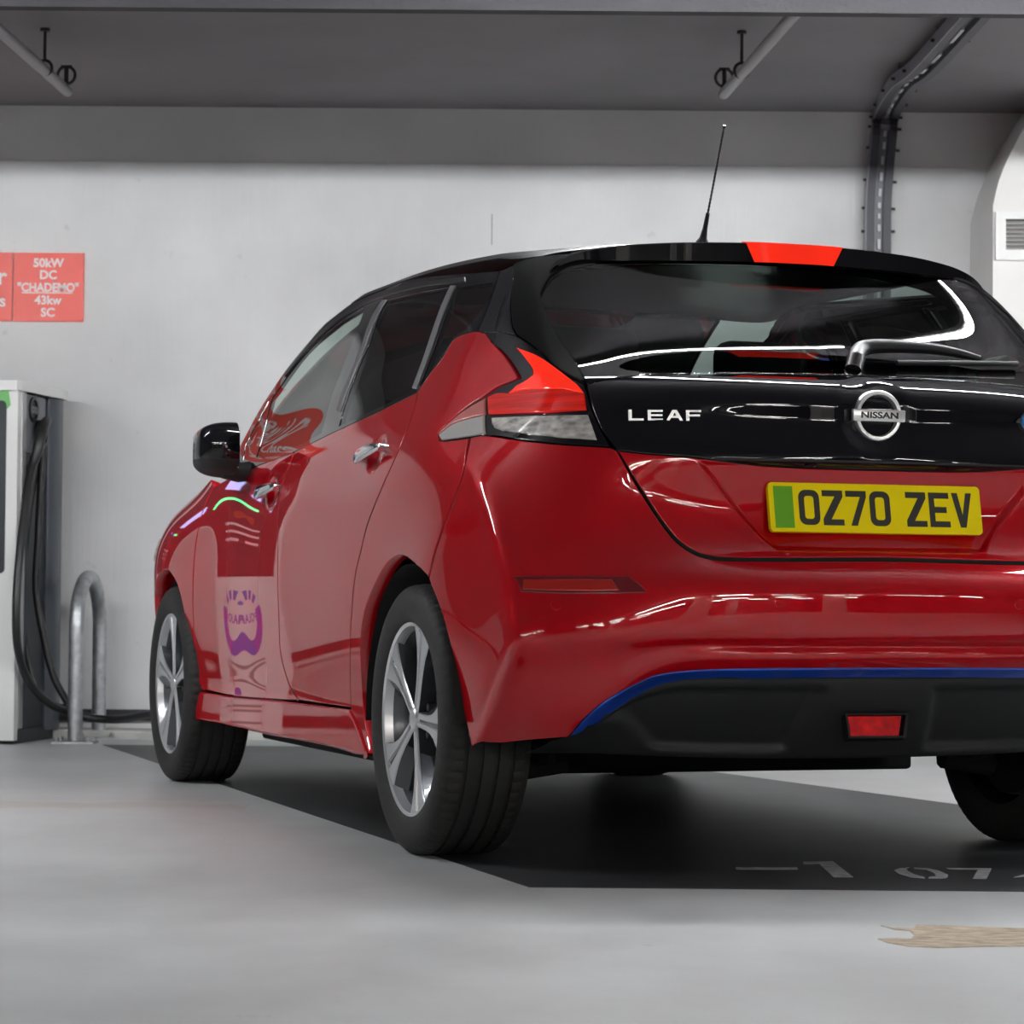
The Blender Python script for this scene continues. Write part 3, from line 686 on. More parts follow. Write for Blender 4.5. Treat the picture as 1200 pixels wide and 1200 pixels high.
# ------------------------------------------------------------------ wheels
def wheel(cx, cy, s, a0):
    H = .318; M = Matrix.Translation((cx, cy, H)) @ (Matrix.Rotation(PI, 4, 'Z') if s > 0 else Matrix.Identity(4))
    # local frame: -x is outboard
    pr = []
    half_ = [(.2225, .088), (.229, .097), (.243, .104), (.262, .1085), (.280, .1085), (.296, .1045), (.306, .0985), (.3125, .091), (.316, .080)]
    tread = []
    for g in (.056, .019, -.019, -.056): tread += [(.3178, g+.0052), (.3105, g+.0042), (.3105, g-.0042), (.3178, g-.0052)]
    prof = [(r, w) for r, w in half_]+tread+[(r, -w) for r, w in half_[::-1]]
    def rm(r, h, k):
        if abs(h) > .06 and r > .300 and k % 3 == 0: return r-.003
        return r
    ty = lathe('wheel', prof, RUBBER, car, seg=216, M=M, angle=28, rmod=rm)
    lathe('wheel_rim', [(.212, -.074), (.2155, -.082), (.2195, -.094), (.2275, -.0975), (.2285, -.092), (.224, -.085)], MACH, ty, seg=96, M=M, angle=40)
    lathe('rim_barrel', [(.150, .05), (.2, .05), (.1995, -.05), (.2125, -.0735)], ALLOYD, ty, seg=64, M=M)
    bm = bmesh.new(); bd = bmesh.new()
    def xface(r): return -.084-.008*(r/.22)**2      # spoke face is slightly proud at the rim
    for k in range(5):
        a = a0+k*2*PI/5
        def pt(r, t, x): return M @ Vector((x, r*math.cos(a)*1.-t*math.sin(a), r*math.sin(a)+t*math.cos(a)))
        st = [(.024, .016, .0025), (.06, .0175, .0028), (.10, .019, .0032), (.135, .024, .004), (.165, .033, .0055), (.195, .048, .007), (.2175, .064, .008)]
        for sg in (-1, 1):
            top = [[bm.verts.new(pt(r, sg*w, xface(r)+.002)) for r, w, g in st], [bm.verts.new(pt(r, sg*(w-.003), xface(r)-.001)) for r, w, g in st], [bm.verts.new(pt(r, sg*(g+.002), xface(r)-.002)) for r, w, g in st], [bm.verts.new(pt(r, sg*g, xface(r)+.004)) for r, w, g in st]]
            for q in range(3):
                for i in range(len(st)-1): bm.faces.new((top[q][i], top[q][i+1], top[q+1][i+1], top[q+1][i]))
            side_ = [[bd.verts.new(pt(r, sg*w, xface(r)+.002)) for r, w, g in st], [bd.verts.new(pt(r, sg*w*1.08, xface(r)+.040)) for r, w, g in st], [bd.verts.new(pt(r, sg*g*.8, xface(r)+.006)) for r, w, g in st]]
            for i in range(len(st)-1): bd.faces.new((side_[0][i], side_[0][i+1], side_[1][i+1], side_[1][i]))
        gr = [[bd.verts.new(pt(r, sg*(g+.001), xface(r)+.004)) for r, w, g in st] for sg in (-1, 1)]
        for i in range(len(st)-1): bd.faces.new((gr[0][i], gr[0][i+1], gr[1][i+1], gr[1][i]))
        # dark facet leaning off one flank of every spoke
        f0 = [(.085, .020), (.125, .0235), (.165, .033), (.2175, .064)]; f1 = [(.095, .030), (.130, .052), (.170, .078), (.207, .098)]
        va = [bd.verts.new(pt(r, -w, xface(r)+.003)) for r, w in f0]; vb = [bd.verts.new(pt(r, -w, xface(r)+.026)) for r, w in f1]
        vc = [bd.verts.new(pt(r, -w, xface(r)+.05)) for r, w in f1]
        for i in range(3): bd.faces.new((va[i], va[i+1], vb[i+1], vb[i])); bd.faces.new((vb[i], vb[i+1], vc[i+1], vc[i]))
        an = a+PI/5; q = Vector((-.055, .054*math.cos(an), .054*math.sin(an)))
        tube('wheel_nut', [M @ (q+Vector((.03, 0, 0))), M @ (q+Vector((-.012, 0, 0)))], .0095, STEEL, ty, 6)
    fromb('spokes', bm, MACH, ty, angle=30); fromb('spoke_flanks', bd, ALLOYD, ty, angle=30);
    lathe('wheel_hub', [(0, -.045), (.040, -.047), (.075, -.045), (.085, -.03), (.085, .02)], ALLOYD, ty, seg=48, M=M)
    lathe('added_dark_disc', [(.0, .055), (.196, .055), (.196, .06), (.0, .06)], DARK, ty, seg=48, M=M)  # black disc added to keep the wheel's inner side dark
    hc = lathe('hub_cap', [(0, -.0925), (.020, -.0915), (.026, -.0885), (.029, -.083), (.030, -.06)], MACH, ty, seg=40, M=M)
    lathe('brake_disc', [(.06, -.022), (.145, -.022), (.145, .0), (.06, .0)], STEEL, ty, seg=64, M=M)
    bm = bmesh.new(); bbox(bm, -.045, .02, .085, .165, -.075, .075, M @ Matrix.Rotation(.5, 4, 'X')); bmesh.ops.bevel(bm, geom=bm.edges[:], offset=.012, segments=2, affect='EDGES', profile=.5); fromb('brake_caliper', bm, SATIN, ty, angle=40)
for cx, cy, s, a0 in ((-.7725, 0, -1, math.radians(183)), (-.7725, 2.7, -1, math.radians(90)), (.7725, 0, 1, .5), (.7725, 2.7, 1, 1.1)): wheel(cx, cy, s, a0)

# ------------------------------------------------------------------ door handles, mirrors
for nm, (pxx, pyy), (ax_, ay_), (bx_, by_) in (('door_handle', (440, 531), (421, 541), (461, 522)), ('door_handle', (319, 576), (306, 582), (333, 569))):
    c, n = fr(pxx, pyy); h = c.copy()
    a = F0([hit1(ax_, ay_)])[0]; b = F0([hit1(bx_, by_)])[0]
    n = np.array([n[0], 0, n[2]*.3]); n /= np.linalg.norm(n); L = np.linalg.norm(b-a)/2; mid = (a+b)/2
    L = min(L, .115); dirr = np.array([0, -1, (b-a)[2]/abs((b-a)[1])]); dirr /= np.linalg.norm(dirr)
    up = np.cross(dirr, n) if np.cross(dirr, n)[2] > 0 else -np.cross(dirr, n)
    V, Fc = [], []; ni, nk = 20, 14
    for i in range(ni+1):
        t = -1+2*i/ni; e = (1-abs(t)**5)**.5 if abs(t) < 1 else 0
        cc = mid+dirr*L*t+n*(.024+.006*(1-t*t))
        for k in range(nk):
            q = 2*PI*k/nk; V.append(cc+n*(.008*math.cos(q)*max(e, .02))+up*(.0165*math.sin(q)*max(e, .02)*(1-.25*t)))
    for i in range(ni):
        for k in range(nk): Fc.append((i*nk+k, i*nk+(k+1) % nk, (i+1)*nk+(k+1) % nk, (i+1)*nk+k))
    V = np.array(V)
    for sd in (0, 1):
        Vv = V*mir if sd else V; hd = mk(nm, Vv, [f[::-1] for f in Fc] if sd else Fc, CHROME, car)
        for tt in (-.82, .78):
            q = mid+dirr*L*tt; q0 = q-n*.012; q1 = q+n*.022
            if sd: q0, q1 = q0*mir, q1*mir
            tube('handle_mount', [q0, q1], .011, CHROME, hd, 10)
mc = np.array([-.935, 1.92, cat(253, 527, 0, -.935)[2]])
yy = cat(252, 527, 0, -.935)[1]; mc[1] = yy
for sd in (-1, 1):
    def cap(zlo, zhi, sc=1.):
        V, Fc = [], []; ni, nk = 16, 40
        for i in range(ni+1):
            t = i/ni                       # 0 at the flat inner rim, 1 at the outer crown
            e = (1-t**2.6)**(1/2.6)
            for k in range(nk):
                q = 2*PI*k/nk; cq, sq = math.cos(q), math.sin(q)
                ry = .105*abs(cq)**.62*np.sign(cq)*(.30+.70*e); rz = .078*abs(sq)**.7*np.sign(sq)*(.34+.66*e)
                ry += -.010*t; rz -= .010*(ry/.1)
                V.append((-.062+.112*(1-t)*1.0, ry, rz))
        for i in range(ni):
            for k in range(nk): Fc.append((i*nk+k, i*nk+(k+1) % nk, (i+1)*nk+(k+1) % nk, (i+1)*nk+k))
        V.append((-.064, -.010, 0)); Fc += [(ni*nk+k, ni*nk+(k+1) % nk, len(V)-1) for k in range(nk)]
        V.append((.050, 0, 0)); Fc += [((k+1) % nk, k, len(V)-1) for k in range(nk)]
        return np.array(V), Fc
    V, Fc = cap(0, 0)
    V = V+mc
    bm = bmesh.new(); bv = [bm.verts.new(Vector(v if sd < 0 else v*mir)) for v in V]
    for f in Fc: bm.faces.new([bv[i] for i in f])
    zlim = mc[2]-.030
    bmesh.ops.bisect_plane(bm, geom=bm.verts[:]+bm.edges[:]+bm.faces[:], plane_co=(0, 0, zlim), plane_no=(0, 0, 1))
    for f in bm.faces: f.material_index = 1 if f.calc_center_median().z < zlim else 0
    mr = fromb('door_mirror', bm, [BLACK, MATTE], car, angle=50)
    fx = 1 if sd < 0 else -1
    bm = bmesh.new(); q = mc*np.array([fx, 1, 1]); tubev(bm, [q+np.array([.03*fx, .0, -.05]), q+np.array([.075*fx, .005, -.065]), q+np.array([.11*fx, .01, -.06])], [.035, .03, .03], 14); fromb('mirror_arm', bm, MATTE, mr, angle=60)
    bm = bmesh.new(); bbox(bm, -.004, .004, -.085, .08, -.055, .06, Matrix.Translation(Vector(q)+Vector((.052*fx, 0, 0)))); bmesh.ops.bevel(bm, geom=bm.edges[:], offset=.003, segments=2, affect='EDGES', profile=.5); fromb('mirror_glass', bm, CHROME, mr)
    bm = bmesh.new(); bbox(bm, -.006, .006, -.006, .012, -.012, .022, Matrix.Translation(Vector(q)+Vector((-.046*fx, .058, .020)))); bmesh.ops.bevel(bm, geom=bm.edges[:], offset=.004, segments=2, affect='EDGES', profile=.5); fromb('side_repeater', bm, CLEARL, mr)

# ------------------------------------------------------------------ interior
lu = np.linspace(UC['F']-.05, UC['N'], 80); lv = np.linspace(KV[1], KV[10]+.03, 18); V = []; Fc = []
for b in lv:
    q = np.stack([lu, lu*0+b], 1); V += list(F0(q)-nrm0(F0, q)*.06)
for j in range(17):
    for i in range(79):
        f = (j*80+i, j*80+i+1, (j+1)*80+i+1, (j+1)*80+i); c = np.mean([V[k] for k in f], 0)
        if min(math.hypot(c[1], c[2]-.318), math.hypot(c[1]-2.7, c[2]-.318)) > .41: Fc.append(f)
nb = len(V); V += [v*mir for v in V]; Fc += [tuple(nb+k for k in f[::-1]) for f in Fc]
mk('cabin_lining', V, Fc, INTL, car)
box('load_floor', -.56, .56, -.60, .35, .66, .69, INTL, car)
box('cabin_floor', -.70, .70, .3, 2.3, .28, .32, INTL, car)
bm = bmesh.new(); bbox(bm, -.72, .72, 2.02, 2.45, .70, .97); bmesh.ops.bevel(bm, geom=bm.edges[:], offset=.06, segments=3, affect='EDGES', profile=.5); fromb('dashboard', bm, INTL, car, angle=50)
bm = bmesh.new()
bm = bmesh.new()
swc = Vector((.36, 1.86, .98)); a = [swc+Vector((.185*math.cos(2*PI*k/32), .06*math.sin(2*PI*k/32), .175*math.sin(2*PI*k/32))) for k in range(33)]
tubev(bm, a, .016, 8, cap=False); tubev(bm, [swc, swc+Vector((0, .25, -.12))], .04, 8); tubev(bm, [swc-Vector((.18, 0, 0)), swc+Vector((.18, 0, 0))], .02, 6); fromb('steering_wheel', bm, INTL, car, angle=60)
def seat(x, y, w, back=True):
    bm = bmesh.new(); bbox(bm, x-w/2, x+w/2, y-.05, y+.50, .45, .62); bbox(bm, x-w/2, x+w/2, -.07, .09, 0, .62, Matrix.Translation((0, y-.02, .55)) @ Matrix.Rotation(math.radians(20), 4, 'X'))
    bmesh.ops.bevel(bm, geom=bm.edges[:], offset=.045, segments=3, affect='EDGES', profile=.5)
    return fromb('seat', bm, INT, car, angle=60)
def headrest(s, x, y, z):
    bm = bmesh.new(); bbox(bm, x-.125, x+.125, y-.05, y+.05, z-.09, z+.09); bmesh.ops.bevel(bm, geom=bm.edges[:], offset=.04, segments=3, affect='EDGES', profile=.5)
    tubev(bm, [(x-.06, y, z-.05), (x-.06, y+.02, z-.19)], .008, 6); tubev(bm, [(x+.06, y, z-.05), (x+.06, y+.02, z-.19)], .008, 6); fromb('headrest', bm, INT, s, angle=60)
for x in (-.37, .37): s = seat(x, 1.05, .50); headrest(s, x, .80, 1.23)
s = seat(0, .25, 1.26)
for x in (-.42, .42): headrest(s, x, .02, 1.17)
# ------------------------------------------------------------------ room
YW, ZC = 12.0, 2.72
X0, X1, Y0 = -8., 16., -13.
def plain(name, col, rough, scale, amt, bmp, stretch=(1, 1, 1), extra=None):
    return mat(name, col, rough, noise=(scale, amt, 6, stretch), bump=bmp)
WALLM = mat('white_painted_concrete', (.74, .745, .75), .6, spec=.3)
nt = WALLM.node_tree; b = nt.nodes['Principled BSDF']
def nd(t, **k):
    n = nt.nodes.new(t)
    for a, v in k.items(): n.inputs[a].default_value = v
    return n
tc = nd('ShaderNodeTexCoord'); mp = nd('ShaderNodeMapping'); mp.inputs['Scale'].default_value = (26, 26, 2.2); nt.links.new(tc.outputs['Object'], mp.inputs[0])
n1 = nd('ShaderNodeTexNoise', Scale=1.6, Detail=6); nt.links.new(mp.outputs[0], n1.inputs['Vector'])      # fine vertical brush marks
n2 = nd('ShaderNodeTexNoise', Scale=1.1, Detail=5); nt.links.new(tc.outputs['Object'], n2.inputs['Vector'])   # broad dirt
n3 = nd('ShaderNodeTexNoise', Scale=9, Detail=4); nt.links.new(tc.outputs['Object'], n3.inputs['Vector'])
cr = nd('ShaderNodeValToRGB'); cr.color_ramp.elements[0].position = .28; cr.color_ramp.elements[0].color = (.60, .605, .61, 1); cr.color_ramp.elements[1].position = .62; cr.color_ramp.elements[1].color = (.78, .785, .79, 1)
nt.links.new(n2.outputs['Fac'], cr.inputs[0])
c2 = nd('ShaderNodeValToRGB'); c2.color_ramp.elements[0].position = .24; c2.color_ramp.elements[0].color = (.55, .55, .56, 1); c2.color_ramp.elements[1].position = .32; c2.color_ramp.elements[1].color = (1, 1, 1, 1)
nt.links.new(n3.outputs['Fac'], c2.inputs[0])
mx = nd('ShaderNodeMixRGB'); mx.blend_type = 'MULTIPLY'; mx.inputs[0].default_value = .35; nt.links.new(cr.outputs[0], mx.inputs[1]); nt.links.new(c2.outputs[0], mx.inputs[2])
nt.links.new(mx.outputs[0], b.inputs['Base Color'])
bp = nd('ShaderNodeBump'); bp.inputs['Strength'].default_value = .35; bp.inputs['Distance'].default_value = .004; nt.links.new(n1.outputs['Fac'], bp.inputs['Height']); nt.links.new(bp.outputs[0], b.inputs['Normal'])
CEILM = mat('grey_concrete_ceiling', (.20, .188, .198), .8, noise=(1.2, .12, 5), bump=(30, .3, .004))
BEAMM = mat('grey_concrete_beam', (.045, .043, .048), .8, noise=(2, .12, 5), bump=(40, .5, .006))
PIERM = mat('cream_painted_pier', (.80, .79, .77), .55, noise=(1.5, .05, 4))
FLOORM = mat('grey_floor_paint', (.44, .455, .465), .42, spec=.4)
nt = FLOORM.node_tree; b = nt.nodes['Principled BSDF']
tc = nd('ShaderNodeTexCoord'); mp = nd('ShaderNodeMapping'); mp.inputs['Scale'].default_value = (1.2, .8, 1); nt.links.new(tc.outputs['Object'], mp.inputs[0])
n1 = nd('ShaderNodeTexNoise', Scale=2.2, Detail=8, Roughness=.62); nt.links.new(mp.outputs[0], n1.inputs['Vector'])
cr = nd('ShaderNodeValToRGB'); cr.color_ramp.elements[0].position = .3; cr.color_ramp.elements[0].color = (.46, .475, .475, 1); cr.color_ramp.elements[1].position = .68; cr.color_ramp.elements[1].color = (.58, .60, .60, 1)
nt.links.new(n1.outputs['Fac'], cr.inputs[0])
n2 = nd('ShaderNodeTexNoise', Scale=7, Detail=6, Roughness=.7); nt.links.new(tc.outputs['Object'], n2.inputs['Vector'])
c2 = nd('ShaderNodeValToRGB'); c2.color_ramp.elements[0].position = .27; c2.color_ramp.elements[0].color = (.42, .39, .35, 1); c2.color_ramp.elements[1].position = .34; c2.color_ramp.elements[1].color = (1, 1, 1, 1)
nt.links.new(n2.outputs['Fac'], c2.inputs[0])
mx = nd('ShaderNodeMixRGB'); mx.blend_type = 'MULTIPLY'; mx.inputs[0].default_value = .5; nt.links.new(cr.outputs[0], mx.inputs[1]); nt.links.new(c2.outputs[0], mx.inputs[2])
sx_ = nd('ShaderNodeSeparateXYZ'); nt.links.new(tc.outputs['Object'], sx_.inputs[0])
def mth(op, a, b_=None):
    n = nd('ShaderNodeMath'); n.operation = op
    for i, v in enumerate((a, b_)):
        if v is None: continue
        if isinstance(v, (int, float)): n.inputs[i].default_value = v
        else: nt.links.new(v, n.inputs[i])
    return n.outputs[0]
yb_ = mth('ADD', sx_.outputs[1], mth('MULTIPLY', n1.outputs['Fac'], .5)); band = mth('LESS_THAN', mth('ABSOLUTE', mth('SUBTRACT', yb_, 8.28)), .09)
msk = mth('MULTIPLY', mth('MULTIPLY', band, mth('LESS_THAN', sx_.outputs[0], -.75)), mth('MULTIPLY', n2.outputs['Fac'], .55))
tn = nd('ShaderNodeMixRGB'); nt.links.new(msk, tn.inputs[0]); nt.links.new(mx.outputs[0], tn.inputs[1]); tn.inputs[2].default_value = (.42, .33, .22, 1)
nt.links.new(tn.outputs[0], b.inputs['Base Color'])
r2 = nd('ShaderNodeMapRange'); r2.inputs[3].default_value = .34; r2.inputs[4].default_value = .55; nt.links.new(n1.outputs['Fac'], r2.inputs[0]); nt.links.new(r2.outputs[0], b.inputs['Roughness'])
bp = nd('ShaderNodeBump'); bp.inputs['Strength'].default_value = .12; bp.inputs['Distance'].default_value = .003; nt.links.new(n2.outputs['Fac'], bp.inputs['Height']); nt.links.new(bp.outputs[0], b.inputs['Normal'])
BAYM = mat('charcoal_bay_paint', (.040, .042, .046), .45, noise=(5, .3, 7, (1, .6, 1)), bump=(60, .15, .002))
MARKM = mat('worn_white_marking', (.50, .51, .53), .55, noise=(40, .3, 4))
RAWM = mat('exposed_tan_concrete', (.42, .34, .25), .9, noise=(22, .45, 6, (1, 3, 1)), bump=(40, .8, .01))
def S_(o, **k): o['kind'] = 'structure'; return o
S_(box('floor', X0, X1, Y0, YW+.2, -.15, 0, FLOORM)); S_(box('ceiling', X0, X1, Y0, YW+.2, ZC, ZC+.15, CEILM))
S_(box('wall_back', X0, X1, YW, YW+.2, -.1, ZC+.05, WALLM)); FARW = mat('far_wall_grey_paint', (.16, .16, .165), .7, noise=(1, .15, 4)); S_(box('wall_left', X0-.2, X0, Y0, YW, -.1, ZC+.05, FARW)); S_(box('wall_right', X1, X1+.2, Y0, YW, -.1, ZC+.05, FARW)); S_(box('wall_front', X0, X1, Y0-.2, Y0, -.1, ZC+.05, FARW))
ZB = 2.42
by0 = wat(600, 12, 2, ZB)[1]
S_(box('trim_beam', X0, X1, by0, by0+.06, ZB, ZC, BEAMM)).rotation_euler = (0, 0, -.0)
# second beam further back, over the aisle
S_(box('trim_beam_rear', X0, X1, -4.6, -4.1, ZB, ZC, BEAMM))
for k, (cx, cyy) in enumerate(((-4.2, -3.75), (3.4, -3.75), (-.4, -9.0), (6.5, -8.5), (8.8, -3.75), (12.5, -8.5))): S_(box('trim_column_%d' % (k+1), cx-.25, cx+.25, cyy-.25, cyy+.25, 0, ZC, PIERM))
# pier with a rounded shoulder at the right
pts = []
bk = [wat(x, y, 1, YW) for x, y in ((1137, 330), (1137, 262), (1143, 238), (1152, 214), (1166, 186), (1182, 158), (1200, 134))]
xl = bk[0][0]; prof = [(xl, 0), (xl, bk[1][2])]+[(p[0], p[2]) for p in bk[2:]]+[(bk[-1][0]+.13, ZC), (xl+2.2, ZC), (xl+2.2, 0)]
sm = [prof[0]]+[tuple(q) for q in crv(prof[1:9], 5)]+prof[9:]
yf = xl*FPX/(1163-600)
bm = bmesh.new(); plate2d(bm, [[(x, z) for x, z in sm]], frameM((0, YW-.002, 0), (1, 0, 0), (0, 0, 1)), YW-yf)
S_(fromb('wall_right_return', bm, PIERM, angle=35))
# dark gap and kerb at the foot of the wall
DARKG = mat('dark_skirting_gap', (.03, .03, .032), .7)
S_(box('baseboard_back', X0, xl, YW-.03, YW+.01, .068, .115, DARKG, bev=.004)); KERB = mat('pale_concrete_kerb', (.50, .50, .47), .8, noise=(8, .2, 5))
S_(box('trim_kerb', X0, xl, YW-.22, YW+.01, -.01, .035, KERB, bev=.006))
# hairline joints of the wall
JM = mat('wall_joint_grey', (.28, .28, .29), .9)
S_(box('trim_11', wat(577, 200, 1, YW)[0]-.002, wat(577, 200, 1, YW)[0]+.002, YW-.0015, YW+.01, wat(577, 287, 1, YW)[2], wat(577, 251, 1, YW)[2], JM))
S_(box('trim_12', X0, xl, YW-.003, YW+.01, wat(300, 190, 1, YW)[2]-.002, wat(300, 190, 1, YW)[2]+.001, mat('painted_seam', (.62, .62, .63), .7)))
# painted bay
def fl(x, y, z=0): return wat(x, y, 2, z)
BL, FL_, = fl(120, 873), fl(620, 1040)
d1 = fl(1100, 940)-fl(800, 900); p1 = fl(800, 900)
def on(p, d, y): return p+d*(y-p[1])/d[1]
FR = on(p1, d1, FL_[1]-.02); BR = on(p1, d1, BL[1])
bm = bmesh.new(); plate2d(bm, [[tuple(FL_[:2]), (FR[0], FR[1]), tuple(BR[:2]), tuple(BL[:2])]], Matrix.Identity(4), .0012); S_(fromb('floor_bay', bm, BAYM))
bm = bmesh.new()
for k in range(7): plate2d(bm, [[(-7.6+3.3*k, -12.6), (-5.1+3.3*k, -12.6), (-5.1+3.3*k, -5.), (-7.6+3.3*k, -5.)]], Matrix.Identity(4), .0012)
S_(fromb('floor_added_dark_bays', bm, BAYM))  # unseen dark bays added behind the viewer so the car's reflections stay dark
bm = bmesh.new()
def fpoly(pp, holes=()): plate2d(bm, [[tuple(fl(*p)[:2]) for p in pp]]+[[tuple(fl(*p)[:2]) for p in h] for h in holes], Matrix.Translation((0, 0, .0012)), .0006)
fpoly([(862, 1017), (934, 1017), (935, 1019.6), (863, 1019.6)])
fpoly([(941, 1010.5), (976, 1010), (1000, 1028.8), (977, 1028.8), (960, 1012.8), (942, 1013.2)])
fpoly(px2 := [(1066, 1017.2), (1055, 1018), (1048, 1020.5), (1053, 1024.5), (1066, 1028.6), (1084, 1030.4), (1083, 1028.4), (1072, 1025.6), (1064, 1021.6), (1062, 1019)])
fpoly([(1071, 1017.5), (1086, 1018), (1100, 1021), (1111, 1026), (1110, 1029.4), (1104, 1030.3), (1088, 1030.2), (1089, 1028.4), (1097, 1027.8), (1095, 1024), (1086, 1020), (1072, 1018.8)])
fpoly([(1109, 1017.8), (1162, 1018.5), (1156, 1030.8), (1140, 1030.4), (1146, 1020), (1112, 1019.3)])
fpoly([(1188, 1029), (1222, 1018.5), (1240, 1019), (1234, 1031), (1222, 1031), (1224, 1026), (1206, 1027.5)])
S_(fromb('floor_marking', bm, MARKM))
bm = bmesh.new()
pp = [(1032, 1085), (1045, 1087.4), (1072, 1088), (1074, 1084.5), (1110, 1085), (1160, 1087), (1230, 1089), (1300, 1092), (1330, 1100), (1290, 1108), (1230, 1109), (1160, 1109.5), (1100, 1111), (1066, 1109.5), (1040, 1105), (1029, 1100.5), (1050, 1100), (1068, 1100.5), (1072, 1096), (1066, 1091), (1048, 1089.5)]
bm = bmesh.new(); plate2d(bm, [[tuple(fl(*p)[:2]) for p in pp]], Matrix.Identity(4), .001); S_(fromb('trim_13', bm, RAWM))

# ------------------------------------------------------------------ ceiling tubes (fluorescent battens)
LAMPB = mat('white_batten_body', (.75, .75, .75), .4); TUBEM = mat('lit_fluorescent_tube', (1, 1, 1), .5, emit=(.965, .985, 1.), es=262.)
TUBEW = mat('lit_warm_fluorescent_tube', (1, 1, 1), .5, emit=(1., .96, .91), es=150.)
def batten(x, y, z, L, label):
    o = bpy.data.objects.new('ceiling_batten_light', None); C.objects.link(o); o.location = (x, y, z)
    box('batten_body', -L/2, L/2, -.03, .03, .035, .085, LAMPB, o, bev=.008)
    bm = bmesh.new(); tubev(bm, [(-L/2+.03, 0, .012), (L/2-.03, 0, .012)], .016, 12); fromb('fluorescent_tube', bm, TUBEM if y > 0 else TUBEW, o, angle=60)
    bm = bmesh.new()
    for s in (-1, 1): box('tube_holder', s*(L/2-.02)-.012, s*(L/2-.02)+.012, -.018, .018, -.008, .04, LAMPB, o)
    for s in (-.3, .3): tube('hanger_rod', [(s*L, 0, .08), (s*L, 0, ZC-z-.001)], .006, LAMPB, o, 6)
    return tag(o, label, 'ceiling light', 'fluorescent battens over the aisle')
DROP = (2,)
ORD = ['first', 'second', 'third', 'fourth', 'fifth', 'sixth', 'seventh', 'eighth', 'ninth']
for yl, xs_, z, where in ((7.25, tuple(-4.2+1.56*k for k in range(9) if k not in DROP), 2.40, 'over the roof of the red car'), (-3.3, (-4.4, -2.2, 0, 2.2, 4.4, 6.6, 8.8, 11., 13.2), 2.44, 'over the aisle behind the viewer'), (-7., (-3., 0., 3., 6., 9., 12.), 2.44, 'over the next bays behind the viewer'), (-10.2, (-3., 0., 3., 6., 9., 12.), 2.44, 'over the far end of the aisle')):
    for k, x in enumerate(xs_): batten(x, yl, z, 1.5, '%s white fluorescent batten light from the charger side, %s' % (ORD[k], where))

# ------------------------------------------------------------------ charging station
CH_W = mat('white_charger_paint', (.80, .80, .79), .3, coat=.4); CH_G = mat('grey_charger_side', (.085, .095, .11), .32, .25); CH_D = mat('dark_charger_recess', (.022, .026, .034), .5)
CH_S = mat('silver_charger_edge', (.42, .42, .42), .35, .5); CH_P = mat('grey_holster_panel', (.17, .18, .20), .5); GRN = mat('green_sticker', (.15, .50, .13), .4)
SCR = mat('lit_screen', (.1, .1, .3), .2, emit=(.45, .5, 1.), es=3.); LED = mat('green_led_bar', (.05, .4, .15), .3, emit=(.05, 1., .3), es=5.); PUR = mat('purple_led', (.2, .05, .5), .3, emit=(.3, .1, 1.), es=1.6)
PRINT = mat('white_print', (.75, .75, .75), .5); LBL = mat('blue_ring_print', (.06, .14, .62), .4); LPU = mat('violet_ring_print', (.22, .10, .55), .4); BRN = mat('brown_print', (.25, .08, .03), .5); OLV = mat('olive_print', (.20, .22, .05), .5); GRYP = mat('grey_print', (.25, .25, .25), .5)
chg = bpy.data.objects.new('charging_station', None); C.objects.link(chg)
cf = wat(18, 700, 1, 11.25); chg.location = (cf[0], 11.25, 0); chg.rotation_euler = (0, 0, -.155)
tag(chg, 'tall white and grey rapid charging station against the wall, cable holstered on its side', 'charger')
W_, D_, HT = .82, .60, 1.47               # local x: left (-) from the front right edge, y: depth
bm = bmesh.new(); plate2d(bm, [[(-W_, 0), (0, 0), (0, .045), (-W_, .045)]], Matrix.Translation((0, 0, .015)), HT-.045)
body_c = fromb('front_panel', bm, CH_W, chg)
box('side_edge', -.03, .004, .046, .10, .06, HT-.035, CH_S, chg, bev=.004)
box('side_recess', -W_+.05, -.022, .10, D_-.02, .05, HT-.05, CH_D, chg)
sp_ = [(-.06, D_*.70), (-.012, D_*.70), (.008, D_*.735), (.016, D_*.80), (.014, D_*.90), (-.004, D_*.97), (-.06, D_)]
bm = bmesh.new(); plate2d(bm, [sp_], Matrix.Translation((0, 0, .04)), HT-.08); fromb('side_cowl', bm, CH_G, chg, angle=40)
cap_ = [(-W_-.01, -.015), (0, -.015), (.014, .05), (.022, D_*.5), (.03, D_*.8), (.012, D_+.005), (-W_, D_+.005)]
bm = bmesh.new(); plate2d(bm, [[tuple(q) for q in crv(cap_[1:6], 5)]+cap_[6:]+cap_[:1]], Matrix.Translation((0, 0, HT-.04)), .04); bmesh.ops.remove_doubles(bm, verts=bm.verts[:], dist=1e-5); fromb('top_cap', bm, CH_W, chg, angle=40)
box('plinth', -W_+.03, -.01, .03, D_-.02, 0, .055, CH_D, chg)
fx = Matrix(((1, 0, 0, 0), (0, 0, -1, 0), (0, 1, 0, 0), (0, 0, 0, 1)))       # plate2d in the front plane, outward towards -y
def front(name, loops, mt, o=0.0, th=.003, par=None):
    bm = bmesh.new(); plate2d(bm, loops, fx @ Matrix.Translation((0, 0, o)), th); return fromb(name, bm, mt, par or chg)
zt = wat(10, 475, 1, 11.25)[2]; zb = wat(10, 672, 1, 11.25)[2]
dp = front('dark_panel', [rrect(-W_+.05, zb, -.047, zt+.02, .02)], CH_D)
front('screen', [rrect(-.50, zt-.15, -.38, zt-.02, .005)], SCR, .003, .003, dp)
front('status_light', [rrect(-.50, zt-.230, -.40, zt-.215, .006)], LED, .003, .004, dp); front('card_reader_light', [rrect(-.32, zt-.235, -.24, zt-.215, .008)], PUR, .003, .004, dp)
